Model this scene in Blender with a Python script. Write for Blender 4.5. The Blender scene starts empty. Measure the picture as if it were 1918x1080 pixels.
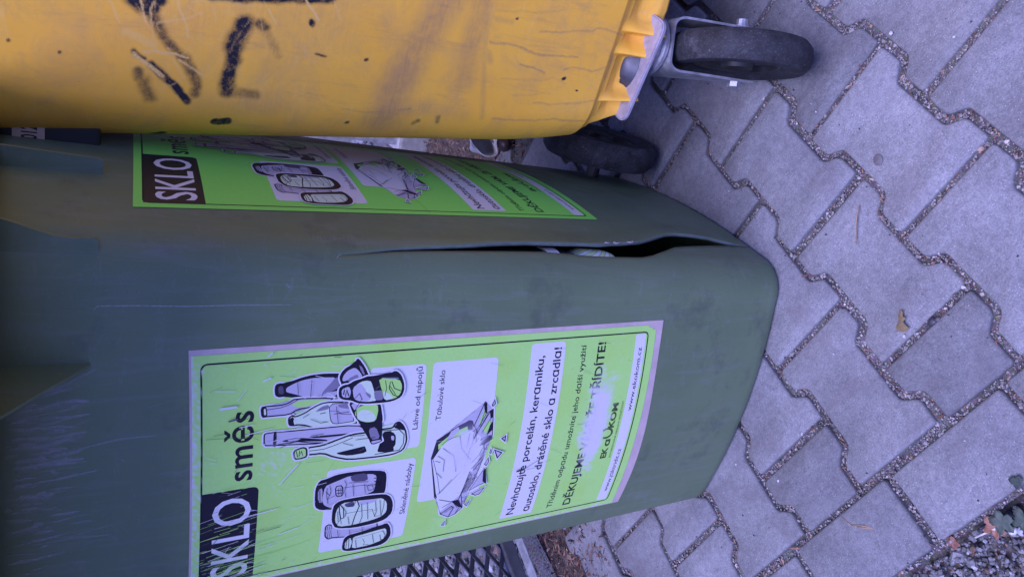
import bpy, bmesh, math, random
import numpy as np
from mathutils import Vector, Matrix
random.seed(7)
RNG = np.random.default_rng(7)
SC = bpy.context.scene
COL = SC.collection

# ------------------------------------------------------------------ camera (the photograph was taken with the phone on its side)
cam_d = bpy.data.cameras.new("camera")
cam_d.sensor_fit = 'HORIZONTAL'; cam_d.sensor_width = 36.0
cam_d.lens = 1451.69 / 1918 * 36
cam_d.clip_start = 0.02; cam_d.clip_end = 500
cam = bpy.data.objects.new("camera", cam_d); COL.objects.link(cam)
CR = ((0.369603, 0.695312, 0.616388), (-0.337288, 0.718509, -0.608262), (-0.865812, 0.016915, 0.500083))
cam.matrix_world = Matrix([list(CR[0]) + [0.29823], list(CR[1]) + [-0.27159], list(CR[2]) + [0.91018], [0, 0, 0, 1]])
SC.camera = cam

# ------------------------------------------------------------------ sky, sun, exposure
SUN_EL, SUN_AZ = math.radians(66), math.radians(172)     # azimuth clockwise from +Y
world = bpy.data.worlds.new("World"); SC.world = world; world.use_nodes = True
wn = world.node_tree.nodes; wl = world.node_tree.links
sky = wn.new('ShaderNodeTexSky'); sky.sky_type = 'NISHITA'; sky.sun_disc = False
sky.sun_elevation = SUN_EL; sky.sun_rotation = SUN_AZ; sky.air_density = 1.0; sky.dust_density = 0.6
tint = wn.new('ShaderNodeMix'); tint.data_type = 'RGBA'; tint.blend_type = 'MULTIPLY'
tint.inputs[0].default_value = 1.0; tint.inputs[7].default_value = (1.2, 1.28, 3.0, 1)
wl.new(sky.outputs[0], tint.inputs[6])
bg = wn['Background']; bg.inputs[1].default_value = 0.055
wl.new(tint.outputs[2], bg.inputs[0])
sun_d = bpy.data.lights.new("sun", 'SUN'); sun_d.energy = 3.1; sun_d.angle = math.radians(40); sun_d.color = (.66, .64, 1.0)
sun = bpy.data.objects.new("sun", sun_d); COL.objects.link(sun)
sd = Vector((math.sin(SUN_AZ) * math.cos(SUN_EL), math.cos(SUN_AZ) * math.cos(SUN_EL), math.sin(SUN_EL)))
sun.rotation_euler = sd.to_track_quat('Z', 'Y').to_euler(); sun.location = (0, -2, 4)
vs = SC.view_settings
vs.view_transform = 'Standard'; vs.look = 'None'; vs.gamma = 1; vs.exposure = 0.9; vs.use_curve_mapping = False

# ------------------------------------------------------------------ measured sizes and traced outlines
BINQ = (-0.225455, 0.293352, 0.379135, 0.427871, 0.507096, 0.021461, 0.051407, -0.041741, 0.015533, 0.018827, 0.052872)
YELQ = (-0.186737, 0.514975, 0.249883, 0.088188, 0.042087, 0.059978)
DRAW=[('o',0,1.6,3.4,[(241.6,68.1),(246.3,68.9),(247.3,73.2),(246.2,77.0),(244.7,78.5),(248.8,85.8),(251.4,94.7),(253.2,105.1),(253.4,118.2),(252.0,133.8),(249.8,135.2),(225.2,134.9),(225.5,126.0),(226.4,111.2),(228.6,98.0),(231.6,90.1),(235.1,83.6),(236.3,79.1),(233.8,76.0),(233.5,72.2),(235.3,68.8)]),('f',2,[(242.2,78.6),(246.0,85.9),(249.0,94.8),(250.4,105.1),(249.9,118.4),(249.0,128.5),(244.0,128.0),(237.7,120.1),(234.5,116.2),(227.8,113.8),(228.7,103.2),(231.9,94.0),(236.4,84.8),(237.7,78.7)]),('f',4,[(249.0,128.5),(247.8,133.0),(237.1,133.0),(233.8,123.0),(227.5,114.1),(235.2,116.2),(238.3,121.5),(244.0,128.0)]),('f',2,[(228.0,114.9),(232.6,117.7),(234.0,132.5),(231.3,132.9),(227.2,127.3)]),('f',3,[(243.4,70.8),(245.2,73.3),(243.6,75.8),(235.8,76.6),(236.4,71.5)]),('o',2,1.4,3.4,[(223.6,54.8),(224.4,59.9),(223.9,73.7),(225.4,81.3),(229.7,87.6),(226.1,126.7),(223.4,124.8),(220.2,114.1),(218.2,103.6),(217.6,90.5),(212.6,82.9),(213.1,61.2),(212.8,55.8)]),('f',6,[(223.7,83.9),(227.7,92.8),(224.6,124.7),(222.1,110.1),(219.0,97.0),(220.8,87.8)]),('l',0,0.7,[(220.4,57.5),(221.3,73.8),(223.3,81.3),(228.6,91.5)]),('f',0,[(223.6,54.8),(224.4,59.9),(212.8,61.2),(212.8,55.8)]),('f',5,[(221.9,57.3),(222.1,59.1),(214.9,59.9),(215.1,57.6)]),('o',5,1.5,3.4,[(208.0,81.8),(210.7,84.3),(209.3,89.5),(212.5,98.5),(217.5,106.3),(221.5,115.4),(221.9,124.8),(219.7,144.2),(211.7,148.8),(193.9,155.6),(192.1,145.8),(191.2,118.2),(193.1,110.0),(198.4,99.1),(200.2,91.1),(199.2,87.3),(200.6,82.7)]),('f',4,[(212.1,107.8),(217.8,115.6),(219.2,122.9),(214.0,122.9),(213.4,115.8)]),('o',2,0.8,0,[(219.9,122.9),(219.0,144.2),(196.7,151.8),(196.0,145.5),(195.6,128.9),(201.0,125.2)]),('f',4,[(218.2,131.8),(218.3,143.6),(211.3,146.0),(214.1,134.8)]),('l',0,0.5,[(211.7,123.9),(211.0,132.2),(206.4,136.6),(205.0,147.8)]),('f',0,[(208.0,82.4),(209.6,86.9),(199.8,88.5),(200.2,83.1)]),('f',5,[(206.7,86.7),(205.8,90.3),(200.8,89.8),(201.1,87.5)]),('l',0,0.8,[(209.6,113.9),(210.4,119.9)]),('l',0,0.5,[(213.6,84.2),(214.4,86.7),(212.3,88.8),(211.1,86.9),(212.4,84.2)]),('o',2,1.4,3.4,[(192.1,58.2),(194.2,59.4),(194.5,67.5),(194.0,70.7),(193.2,98.0),(191.5,155.7),(182.9,166.4),(180.2,146.5),(173.3,123.2),(175.6,102.8),(179.1,68.6),(180.4,58.5)]),('f',0,[(195.2,67.5),(195.5,70.7),(177.5,70.6),(177.5,67.2)]),('f',0,[(183.6,75.5),(185.0,91.7),(178.1,123.0),(175.7,123.1),(181.7,98.5),(181.5,78.8)]),('f',0,[(184.4,101.0),(181.9,156.4),(180.2,146.5),(181.3,111.9)]),('l',0,1.0,[(179.6,71.8),(180.3,91.9),(176.8,105.4),(174.7,119.0)]),('f',2,[(183.9,81.3),(183.9,95.7),(181.4,91.9),(181.7,82.7)]),('o',5,2.0,3.4,[(171.1,101.6),(171.5,119.2),(175.8,132.8),(180.5,149.4),(180.5,166.6),(182.1,184.1),(182.0,196.1),(187.4,198.6),(188.9,203.0),(183.7,208.1),(174.8,212.3),(162.7,214.5),(151.2,211.3),(147.1,199.4),(147.1,178.2),(148.7,148.8),(155.0,131.3),(161.8,119.8),(162.3,102.1)]),('f',0,[(160.3,133.8),(156.8,165.6),(163.2,162.1),(163.5,165.7),(154.7,168.7),(153.8,148.4),(157.5,136.1)]),('f',0,[(153.8,179.1),(158.6,186.2),(170.0,188.1),(178.8,184.4),(178.7,196.4),(171.3,191.0),(161.3,190.4),(152.7,201.9),(150.7,192.9)]),('f',0,[(176.3,190.6),(177.1,196.5),(171.5,200.8),(157.9,201.4),(155.7,194.0),(164.6,190.9)]),('f',2,[(172.4,194.7),(171.8,198.5),(165.9,199.1),(166.3,196.0)]),('f',0,[(182.3,196.8),(188.6,201.6),(186.4,206.3),(176.7,211.0),(179.3,203.9)]),('l',0,0.9,[(180.4,184.2),(179.0,203.9),(171.8,210.4),(159.9,210.7),(151.9,206.6),(150.6,177.9)]),('l',0,0.7,[(167.0,102.5),(166.7,119.5),(170.2,133.1),(176.3,151.1)]),('o',6,1.8,3.4,[(169.6,88.2),(172.5,97.6),(170.3,101.7),(160.6,102.4),(159.1,96.9),(159.2,89.8)]),('l',0,0.9,[(168.8,91.1),(161.4,92.8)]),('l',0,0.9,[(169.1,94.4),(162.0,94.1),(167.9,96.5),(162.1,98.1)]),('o',0,1.6,3.4,[(248.6,133.0),(254.0,135.1),(258.6,139.7),(260.8,146.4),(261.9,150.8),(266.8,150.4),(266.9,152.4),(257.6,159.1),(245.6,164.6),(243.7,154.1),(240.1,145.9),(239.6,136.3)]),('f',2,[(245.5,135.4),(251.0,136.9),(255.6,141.1),(258.5,148.6),(253.8,153.7),(247.7,157.5),(246.7,153.3),(253.4,150.2),(252.5,144.0),(249.3,140.7),(243.8,137.8)]),('f',4,[(246.3,141.5),(251.1,151.7),(246.7,153.3),(241.9,143.1)]),('f',4,[(261.0,152.7),(257.8,157.0),(248.9,160.2),(249.9,157.8),(256.6,154.3)]),('o',0,1.0,3.4,[(219.7,144.2),(218.5,152.7),(216.7,164.1),(215.7,177.2),(211.1,179.7),(193.4,183.2),(192.1,181.1),(194.0,178.7),(192.0,176.2),(188.0,176.3),(170.7,183.6),(167.2,184.6),(164.4,173.7),(169.4,170.4),(185.2,167.0),(192.2,165.7),(196.3,155.4),(207.1,149.1)]),('f',2,[(218.1,145.7),(215.9,157.8),(208.4,151.1)]),('f',6,[(206.2,150.3),(213.2,155.1),(215.3,164.2),(214.0,176.1),(205.2,177.3),(193.7,175.2),(193.2,165.7),(197.0,156.1)]),('f',5,[(204.4,152.1),(209.7,158.8),(207.0,169.1),(199.2,175.1),(193.8,174.1),(194.0,164.2),(197.8,155.3)]),('f',4,[(185.1,167.7),(186.8,175.8),(171.2,182.5),(170.5,171.8)]),('f',2,[(168.9,171.6),(169.5,182.9),(167.7,183.8),(165.5,173.9)]),('o',0,1.6,3.4,[(231.3,132.9),(237.0,133.4),(239.5,137.7),(239.7,143.2),(242.9,147.9),(244.9,156.9),(247.2,163.8),(245.1,189.2),(249.8,191.1),(249.9,195.5),(245.3,200.3),(236.0,204.2),(226.8,204.8),(220.2,202.0),(216.5,193.3),(215.8,181.6),(216.7,164.1),(218.3,154.1),(222.4,146.8),(224.1,138.4),(226.8,133.9)]),('f',2,[(235.4,135.1),(238.2,143.3),(231.4,145.7),(225.0,143.9),(226.5,136.2)]),('l',0,1.3,[(229.3,137.5),(235.1,138.2),(226.9,139.9),(234.1,141.0),(227.2,143.4)]),('f',5,[(235.7,146.9),(242.1,155.6),(242.9,162.6),(241.0,167.7),(230.5,169.0),(218.5,175.5),(218.1,164.0),(220.1,154.0),(223.7,148.9)]),('f',2,[(235.7,146.9),(241.4,155.7),(231.4,160.4),(221.6,168.1),(218.4,164.0),(220.1,154.0),(223.7,148.9)]),('f',4,[(230.6,160.5),(226.1,167.9),(221.6,167.4),(225.1,163.6)]),('f',4,[(230.3,170.5),(230.0,180.6),(218.5,182.1),(218.8,172.6)]),('f',6,[(244.7,174.7),(241.0,199.1),(233.1,202.9),(224.0,201.7),(218.8,196.1),(217.7,182.9),(230.8,180.6)]),('f',5,[(229.2,181.0),(225.5,188.2),(218.7,194.6),(217.6,183.2)]),('f',4,[(244.9,175.4),(243.2,197.4),(241.0,199.1),(242.8,185.7)]),('l',0,0.9,[(238.9,188.8),(231.5,187.8),(223.5,192.8),(220.5,199.0)]),('l',0,0.9,[(239.5,190.3),(230.9,193.8),(227.1,201.5)]),('l',0,0.6,[(234.5,188.4),(223.1,195.8)]),('o',2,1.6,3.4,[(49.2,130.8),(57.3,130.7),(59.2,134.9),(52.0,143.0),(46.7,163.2),(49.3,181.4),(47.4,192.6),(38.6,193.8),(30.9,166.6),(36.8,141.6),(35.3,135.8),(40.7,131.6)]),('l',0,0.6,[(56.7,133.0),(47.6,133.0),(37.6,135.2)]),('l',0,0.6,[(56.1,135.2),(46.9,135.3),(37.0,137.5)]),('l',0,0.6,[(55.5,137.5),(46.3,137.5),(36.3,139.8)]),('o',0,1.6,3.4,[(100.9,115.6),(115.3,115.2),(125.1,118.7),(126.2,126.4),(129.6,136.0),(130.4,150.3),(128.9,172.5),(125.1,191.0),(119.4,194.7),(96.8,195.7),(91.6,193.3),(92.6,153.8),(88.2,139.5),(82.1,137.1),(84.6,122.5),(89.7,116.7)]),('f',2,[(116.9,124.9),(119.8,132.5),(123.5,145.1),(125.9,150.7),(124.4,177.4),(119.6,184.0),(112.7,181.7),(99.4,183.1),(96.3,175.8),(94.2,150.6),(92.0,139.2),(83.4,135.6),(89.3,126.4),(97.5,122.9)]),('f',2,[(113.1,117.5),(115.6,122.2),(93.7,123.5),(96.6,118.7)]),('l',0,0.9,[(113.7,118.8),(96.3,119.9)]),('l',0,0.6,[(114.2,120.5),(95.0,121.7)]),('f',3,[(126.5,152.1),(127.0,171.2),(115.2,173.8),(117.1,155.1)]),('o',2,1.2,0,[(114.5,136.5),(114.4,144.4),(99.7,146.5),(99.6,138.5)]),('l',0,0.9,[(108.6,137.3),(108.0,145.3)]),('l',0,0.9,[(104.3,137.8),(103.9,145.8)]),('l',0,1.0,[(117.4,180.4),(117.0,188.0)]),('l',0,1.0,[(112.7,180.9),(112.3,188.6)]),('l',0,1.0,[(108.0,181.4),(107.6,189.1)]),('l',0,1.0,[(103.3,181.9),(102.8,189.6)]),('l',0,1.0,[(98.5,182.4),(98.0,190.2)]),('f',0,[(122.0,180.7),(121.2,193.0),(95.1,194.7),(94.0,191.1),(116.9,188.5)]),('l',0,0.5,[(109.5,126.2),(103.0,131.0),(98.1,128.5),(101.8,136.8)]),('l',0,0.4,[(110.8,146.2),(110.2,166.9),(106.5,180.8)]),('o',0,1.6,3.4,[(79.4,136.7),(88.5,138.0),(92.6,144.9),(93.2,159.6),(93.0,177.7),(90.9,196.4),(85.5,203.4),(74.6,207.7),(60.2,208.3),(51.5,201.6),(48.3,189.3),(47.4,164.6),(52.0,143.0),(63.6,137.4)]),('f',5,[(78.5,140.4),(88.8,145.3),(88.6,163.1),(86.7,184.5),(86.0,193.9),(78.3,200.4),(63.9,201.8),(57.2,196.8),(53.9,185.5),(51.8,161.1),(53.3,145.9),(62.8,140.5)]),('f',3,[(87.1,148.4),(89.3,160.0),(80.3,161.7),(81.6,151.9)]),('f',2,[(87.9,164.7),(86.3,189.2),(81.7,185.1),(80.7,168.4)]),('l',0,1.2,[(89.3,143.0),(80.4,148.7),(66.3,150.5),(65.1,147.0),(77.6,144.2),(89.3,143.0)]),('l',0,1.2,[(91.5,162.8),(80.0,167.0),(65.1,163.4),(51.3,161.4)]),('l',0,0.5,[(72.0,151.4),(72.4,161.8),(71.3,183.3),(59.0,187.9),(58.8,197.4)]),('l',0,0.6,[(57.1,143.2),(65.2,146.9),(56.7,148.5)]),('l',0,0.6,[(85.1,196.4),(73.1,197.1),(59.2,195.8)]),('o',0,1.6,3.4,[(19.1,154.2),(32.0,155.0),(36.0,159.9),(37.2,175.1),(38.6,193.8),(44.4,204.1),(36.6,209.3),(22.5,212.3),(12.0,209.0),(7.3,201.5),(7.3,182.2),(8.5,163.2),(11.9,155.8)]),('f',5,[(31.4,165.0),(32.9,178.8),(35.4,197.4),(35.6,205.1),(23.8,207.5),(15.4,202.9),(11.1,186.5),(11.1,166.0),(22.2,166.5)]),('f',5,[(25.1,156.6),(32.2,161.8),(22.5,165.3),(11.8,163.6),(13.8,157.2)]),('l',0,0.8,[(28.9,158.4),(14.5,158.6)]),('l',0,0.8,[(30.5,160.5),(12.3,162.0)]),('l',0,0.4,[(28.4,167.7),(29.5,180.8),(31.8,202.7)]),('l',0,0.5,[(25.7,177.4),(18.0,180.8),(13.8,179.8),(13.0,186.2)]),('l',0,0.7,[(26.3,198.7),(16.7,200.9),(17.1,207.4)]),('l',0,0.55,[(114.6,127.2),(103.8,127.4),(92.3,129.7)]),('l',0,0.55,[(117.6,129.8),(110.1,131.8),(103.0,131.0)]),('l',0,0.55,[(121.5,146.0),(115.7,148.7),(106.9,147.3),(97.2,149.6)]),('l',0,0.55,[(116.9,151.5),(114.3,173.9)]),('l',0,0.55,[(114.2,156.1),(97.2,158.5)]),('l',0,0.55,[(112.4,169.6),(98.0,171.9)]),('l',0,0.55,[(109.0,173.0),(109.6,179.0),(101.7,181.3),(101.1,175.3),(109.0,173.0)]),('l',0,0.55,[(112.1,139.6),(100.9,141.3)]),('l',0,0.55,[(112.4,142.4),(100.2,144.2)]),('l',0,0.55,[(83.2,153.2),(85.2,161.2),(90.9,161.3)]),('l',0,0.55,[(83.5,168.9),(63.0,172.0),(53.2,170.1)]),('l',0,0.55,[(83.9,175.7),(57.0,179.6)]),('l',0,0.55,[(83.6,185.7),(67.0,188.5),(59.2,187.1)]),('l',0,0.55,[(84.3,191.0),(60.4,194.8)]),('l',0,0.55,[(84.7,146.4),(75.8,151.7),(67.9,151.8)]),('l',0,0.55,[(67.2,154.9),(54.3,157.7)]),('l',0,0.55,[(78.1,141.9),(61.8,144.2)]),('l',0,0.55,[(25.9,168.8),(11.8,171.4)]),('l',0,0.55,[(30.2,188.6),(14.6,192.4)]),('l',0,0.55,[(33.4,200.9),(24.4,205.5),(16.9,204.2)]),('l',0,0.55,[(48.5,144.9),(37.5,146.8)]),('l',0,0.55,[(45.8,158.7),(33.4,161.7)]),('l',0,0.55,[(46.0,174.0),(32.5,176.5)]),('l',0,0.55,[(222.7,158.1),(211.3,151.7),(198.8,153.8)]),('l',0,0.55,[(247.0,89.7),(234.3,90.7)]),('l',0,0.55,[(248.5,103.9),(230.1,103.2)]),('l',0,0.55,[(208.1,128.2),(208.4,144.8)]),('l',0,0.55,[(216.8,130.5),(196.8,133.6)]),('l',0,0.55,[(205.2,104.1),(199.3,115.1),(199.9,121.8)]),('l',0,0.55,[(207.7,96.1),(211.3,102.5)]),('l',0,0.55,[(179.3,146.6),(177.6,163.9)]),('l',0,0.55,[(173.4,154.1),(173.5,175.9)]),('l',0,0.55,[(171.5,140.1),(166.5,151.8)]),('l',0,0.55,[(185.4,105.0),(185.8,118.4)]),('l',0,0.55,[(223.6,149.6),(229.0,154.9),(221.2,158.2)]),('l',0,0.55,[(241.0,182.9),(231.8,184.9),(223.0,183.3)]),('o',2,1.0,3.4,[(132.7,248.7),(157.0,252.9),(167.2,269.8),(172.2,278.3),(178.4,292.7),(176.7,296.7),(169.7,299.0),(201.0,310.3),(199.4,312.8),(185.1,314.5),(188.0,319.0),(189.6,322.8),(161.5,326.0),(153.2,326.8),(141.7,317.1),(132.0,319.0),(107.4,305.2),(67.9,298.5),(44.7,304.5),(35.2,295.6),(32.8,287.2),(40.3,275.2),(66.3,268.0),(70.7,262.1)]),('f',1,[(142.1,255.3),(150.3,259.9),(161.3,281.4),(164.2,298.0),(153.2,311.8),(144.2,311.1),(133.8,317.7),(107.5,304.8),(68.6,297.4),(44.2,274.0),(71.8,263.8),(130.5,250.7)]),('f',7,[(130.8,249.0),(115.2,252.8),(71.8,261.9),(69.9,265.7),(77.8,262.7),(113.1,253.9)]),('f',7,[(132.7,248.7),(157.0,252.9),(167.7,269.7),(164.8,269.2),(152.7,256.3),(130.4,251.0)]),('f',3,[(171.7,278.4),(178.6,290.9),(177.0,297.1),(165.5,297.8),(165.3,292.7),(172.6,290.9),(167.9,280.5)]),('f',6,[(143.2,256.4),(151.0,255.3),(160.3,266.5),(153.3,265.8)]),('f',6,[(159.3,273.3),(168.2,282.2),(170.9,290.3),(163.5,293.0),(154.9,278.9)]),('l',0,0.5,[(130.3,251.5),(100.0,261.7),(76.7,267.9),(104.4,290.0)]),('l',0,0.6,[(75.2,265.3),(96.2,281.0)]),('l',0,0.9,[(66.1,268.9),(59.0,285.7),(59.9,296.2),(103.7,304.1)]),('l',0,0.6,[(128.0,254.3),(124.9,261.3)]),('f',0,[(199.5,308.8),(199.9,312.5),(185.1,314.7),(187.3,311.2)]),('f',6,[(172.4,305.1),(190.7,310.8),(183.6,312.6),(170.3,307.5)]),('l',0,0.8,[(169.7,299.0),(197.8,309.0)]),('l',0,0.8,[(164.6,304.0),(184.4,313.4)]),('l',0,0.9,[(160.0,304.7),(188.0,319.0)]),('f',0,[(188.1,318.1),(190.2,322.5),(178.8,323.4),(177.4,320.5)]),('f',6,[(164.4,311.8),(177.5,319.6),(168.3,322.7),(156.5,316.5)]),('f',0,[(168.5,320.9),(173.4,324.2),(161.6,325.5),(154.4,318.6)]),('f',3,[(140.6,310.2),(146.1,312.9),(153.9,322.2),(153.2,326.8),(147.7,326.8),(141.7,317.1)]),('l',0,0.9,[(162.8,298.2),(165.5,303.9),(149.6,301.9)]),('l',0,0.6,[(164.2,300.6),(144.4,300.1)]),('l',0,0.6,[(162.0,303.5),(145.5,305.1)]),('f',0,[(59.9,286.4),(59.9,296.2),(44.7,304.5),(48.9,296.5)]),('l',0,1.0,[(40.8,275.1),(50.9,288.1),(47.9,291.4),(33.3,287.1)]),('l',0,0.8,[(35.7,295.5),(48.0,300.2)]),('l',0,1.0,[(107.4,305.2),(122.9,316.7),(131.7,318.7)]),('l',0,0.7,[(104.6,307.8),(120.1,319.3)]),('l',0,0.55,[(149.8,259.6),(155.1,265.5),(160.1,279.9)]),('l',0,0.55,[(145.0,261.9),(131.5,277.2),(107.4,284.3)]),('l',0,0.55,[(159.8,281.6),(141.1,285.9),(121.8,301.0)]),('l',0,0.55,[(161.4,295.0),(141.9,292.7)]),('l',0,0.55,[(152.3,308.4),(141.1,298.0),(122.7,295.7)]),('l',0,0.55,[(110.3,258.4),(101.0,266.6)]),('l',0,0.55,[(135.0,256.6),(127.9,265.9),(110.7,266.8)]),('l',0,0.55,[(163.4,305.9),(185.0,315.9)]),('l',0,0.55,[(168.6,306.9),(192.3,311.8)]),('l',0,0.55,[(159.2,310.9),(180.7,321.7)]),('l',0,0.55,[(51.9,274.8),(57.9,285.9)]),('l',0,0.55,[(41.8,280.2),(48.4,289.5)]),('l',0,0.55,[(115.8,302.0),(127.5,312.4),(138.2,315.9)]),('l',0,0.55,[(88.1,301.6),(103.3,305.9)]),('l',0,0.55,[(76.0,300.2),(93.7,304.1)]),('l',0,0.55,[(171.5,298.7),(159.9,305.5),(151.7,299.8)]),('l',0,0.55,[(149.2,310.6),(154.1,320.4)]),('l',0,0.55,[(145.5,316.5),(151.7,324.4)]),('l',0,0.55,[(57.1,289.6),(46.6,297.0)]),('l',0,0.55,[(90.7,309.1),(96.4,321.4)]),('l',0,0.55,[(67.9,317.9),(70.8,324.6)]),('o',2,1.2,3.0,[(66.9,312.7),(74.0,329.4),(64.4,324.1),(63.4,318.8)]),('o',2,1.0,3.0,[(73.3,307.8),(106.1,323.2),(82.4,329.6),(80.0,320.9)]),('o',2,1.0,3.0,[(112.2,322.1),(121.3,325.9),(115.1,327.9),(109.7,325.3)]),('o',2,1.6,3.0,[(131.7,333.1),(126.0,344.1),(119.1,339.0)]),('o',2,1.5,3.0,[(147.5,340.3),(150.5,345.2),(142.9,345.6)]),('o',2,1.0,3.0,[(128.9,326.4),(134.5,327.2),(130.4,328.8),(127.6,328.4)]),('o',2,1.0,3.0,[(51.1,305.9),(56.2,312.1),(48.1,309.2)]),('o',2,1.0,3.0,[(21.4,279.7),(27.5,282.9),(20.4,283.5)]),('o',2,1.2,3.0,[(196.5,319.6),(203.0,322.2),(197.8,323.8),(194.7,320.7)]),('f',0,[(85.5,324.4),(102.3,322.1),(105.7,325.1),(80.1,330.4)])]
DRAW_GROUPS=(0, 59, 133)
SPRAY=[([(0.0961,0.8576),(0.0908,0.8504),(0.0886,0.841)],0.0057,1),([(0.0975,0.8438),(0.0911,0.8472)],0.00513,1),([(0.0964,0.8344),(0.1005,0.8346)],0.00456,1),([(0.1065,0.7865),(0.1101,0.7459),(0.114,0.7033),(0.1157,0.6698)],0.00456,1),([(0.084,0.8407),(0.0717,0.8328),(0.0515,0.8192),(0.0413,0.8084),(0.025,0.7995),(0.0139,0.7944),(0.0052,0.7952)],0.00399,0.55),([(0.0451,0.8551),(0.0388,0.8461)],0.00228,0.8),([(0.0327,0.839),(0.0233,0.8296),(0.0155,0.8191),(-0.0027,0.8023)],0.00313,0.9),([(0.0237,0.8516),(0.0194,0.8504)],0.00399,0.5),([(0.0142,0.8438),(-0.0007,0.837)],0.00513,0.45),([(0.0829,0.7532),(0.0699,0.758),(0.0557,0.7607)],0.00684,0.85),([(0.0557,0.7607),(0.0416,0.7608),(0.0212,0.765),(0.0095,0.7638)],0.0057,0.8),([(0.0072,0.7635),(0.0066,0.7498),(0.0062,0.7331)],0.00399,0.4),([(0.0842,0.739),(0.0791,0.734)],0.00399,0.6),([(0.0758,0.7336),(0.0641,0.725),(0.0504,0.7153)],0.00342,0.2),([(-0.0293,0.771),(-0.029,0.7611)],0.00428,2),([(-0.0636,0.8287),(-0.0595,0.8227)],0.00399,1.2),([(0.0434,0.3494),(0.0442,0.348)],0.00171,1.2),([(0.0272,0.3231),(0.0272,0.3223)],0.00125,1.2),([(0.0888,0.6865),(0.0879,0.6846)],0.00228,1),([(0.0526,0.6203),(0.0527,0.6184)],0.00114,1),([(0.0559,0.6772),(0.0544,0.6651)],0.00091,0.7),([(0.1134,0.4439),(0.1135,0.4424)],0.00085,1),([(0.0406,0.9186),(0.0407,0.9182)],0.00103,1),([(0.0482,0.9589),(0.0483,0.9585)],0.00114,0.8),([(-0.0258,0.6263),(-0.0258,0.625)],0.00143,0.8),([(-0.021,0.5355),(-0.0247,0.5412)],0.00228,0.4),([(-0.0137,0.513),(-0.0219,0.5116)],0.00228,0.4)]
HAZE=[([(0.1341,0.531),(0.0896,0.553),(0.0574,0.5653),(0.0183,0.5764),(-0.0201,0.5839)],0.01938,0.75),([(0.1379,0.4944),(0.0818,0.4925),(0.0359,0.4905)],0.01368,0.6),([(-0.0182,0.6011),(-0.0042,0.5579),(0.0002,0.5312)],0.01026,0.45),([(-0.0032,0.5304),(-0.0086,0.4781)],0.00912,0.3),([(0.0974,0.6666),(0.0776,0.6978)],0.0342,0.25),([(-0.0063,0.7863),(-0.0032,0.7091)],0.01254,0.3),([(0.0821,0.8334),(0.0889,0.7591),(0.102,0.6789)],0.0228,0.28),([(0.0581,0.7286),(0.0293,0.7248)],0.01425,0.25),([(0.0452,0.831),(0.0473,0.8013)],0.0228,0.15),([(0.0709,0.9016),(0.0627,0.879)],0.0285,0.15),([(0.0841,0.4702),(0.0836,0.4419),(0.0821,0.4264),(0.0763,0.4052),(0.0736,0.3644),(0.0746,0.3401)],0.00148,0.75),([(0.059,0.4189),(0.0582,0.3991),(0.0522,0.3827)],0.00137,0.8),([(0.056,0.3539),(0.0605,0.339),(0.0573,0.308),(0.065,0.2893)],0.00137,0.6),([(0.1017,0.4059),(0.1101,0.3287),(0.1154,0.3224),(0.1085,0.281),(0.1061,0.2668)],0.00125,0.6),([(0.1124,0.4692),(0.11,0.4465)],0.00285,0.35),([(0.0093,0.3827),(0.0078,0.3237),(0.012,0.2724)],0.00148,0.5),([(-0.0128,0.4386),(-0.014,0.3986),(-0.015,0.3486),(-0.0216,0.293)],0.00137,0.6),([(0.1155,0.2813),(0.0764,0.2808),(0.047,0.2821),(-0.0064,0.2874),(-0.0225,0.2907)],0.00125,0.5),([(0.1356,0.4868),(0.0637,0.4715),(-0.0116,0.4522)],0.00342,0.4),([(0.1216,0.4719),(0.1232,0.4209),(0.1306,0.377)],0.00171,0.25),([(0.0386,0.4394),(0.0442,0.3621),(0.0365,0.3427)],0.00143,0.3),([(0.0187,0.4177),(0.0246,0.3634)],0.00143,0.3),([(0.0706,0.4676),(0.061,0.4626)],0.00399,0.5),([(-0.007,0.636),(-0.0091,0.5969),(-0.0026,0.5514)],0.00114,0.4)]
SCRATCH=[([(0.0955,0.878),(0.0739,0.8681)],0.00091,0.7),([(0.1014,0.8204),(0.0634,0.8052)],0.00091,0.8),([(0.0435,0.855),(0.0345,0.8449),(0.0222,0.8295)],0.00228,1),([(0.0468,0.8466),(0.0466,0.8262),(0.0425,0.806)],0.00114,1),([(0.0741,0.8353),(0.0797,0.8139),(0.0882,0.7958)],0.00114,0.6),([(0.0398,0.8133),(0.0256,0.7892)],0.00103,0.8),([(0.0997,0.7313),(0.084,0.7227)],0.00085,0.9),([(0.1142,0.6961),(0.0918,0.679)],0.00114,1),([(0.1091,0.6914),(0.096,0.6825)],0.00085,0.8),([(0.1116,0.6662),(0.0928,0.6541)],0.00085,0.6),([(0.0957,0.8521),(0.0759,0.8449)],0.00114,0.9),([(0.0942,0.8413),(0.0763,0.8407)],0.00091,0.8),([(0.0978,0.8056),(0.1022,0.7449)],0.00091,0.4),([(0.0642,0.8607),(0.0529,0.8364)],0.00399,0.5),([(0.0945,0.7854),(0.0789,0.7813)],0.0008,0.5),([(0.0512,0.8236),(0.019,0.8066)],0.00068,0.6),([(0.0065,0.8285),(0.0188,0.8092)],0.00068,0.6)]
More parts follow.
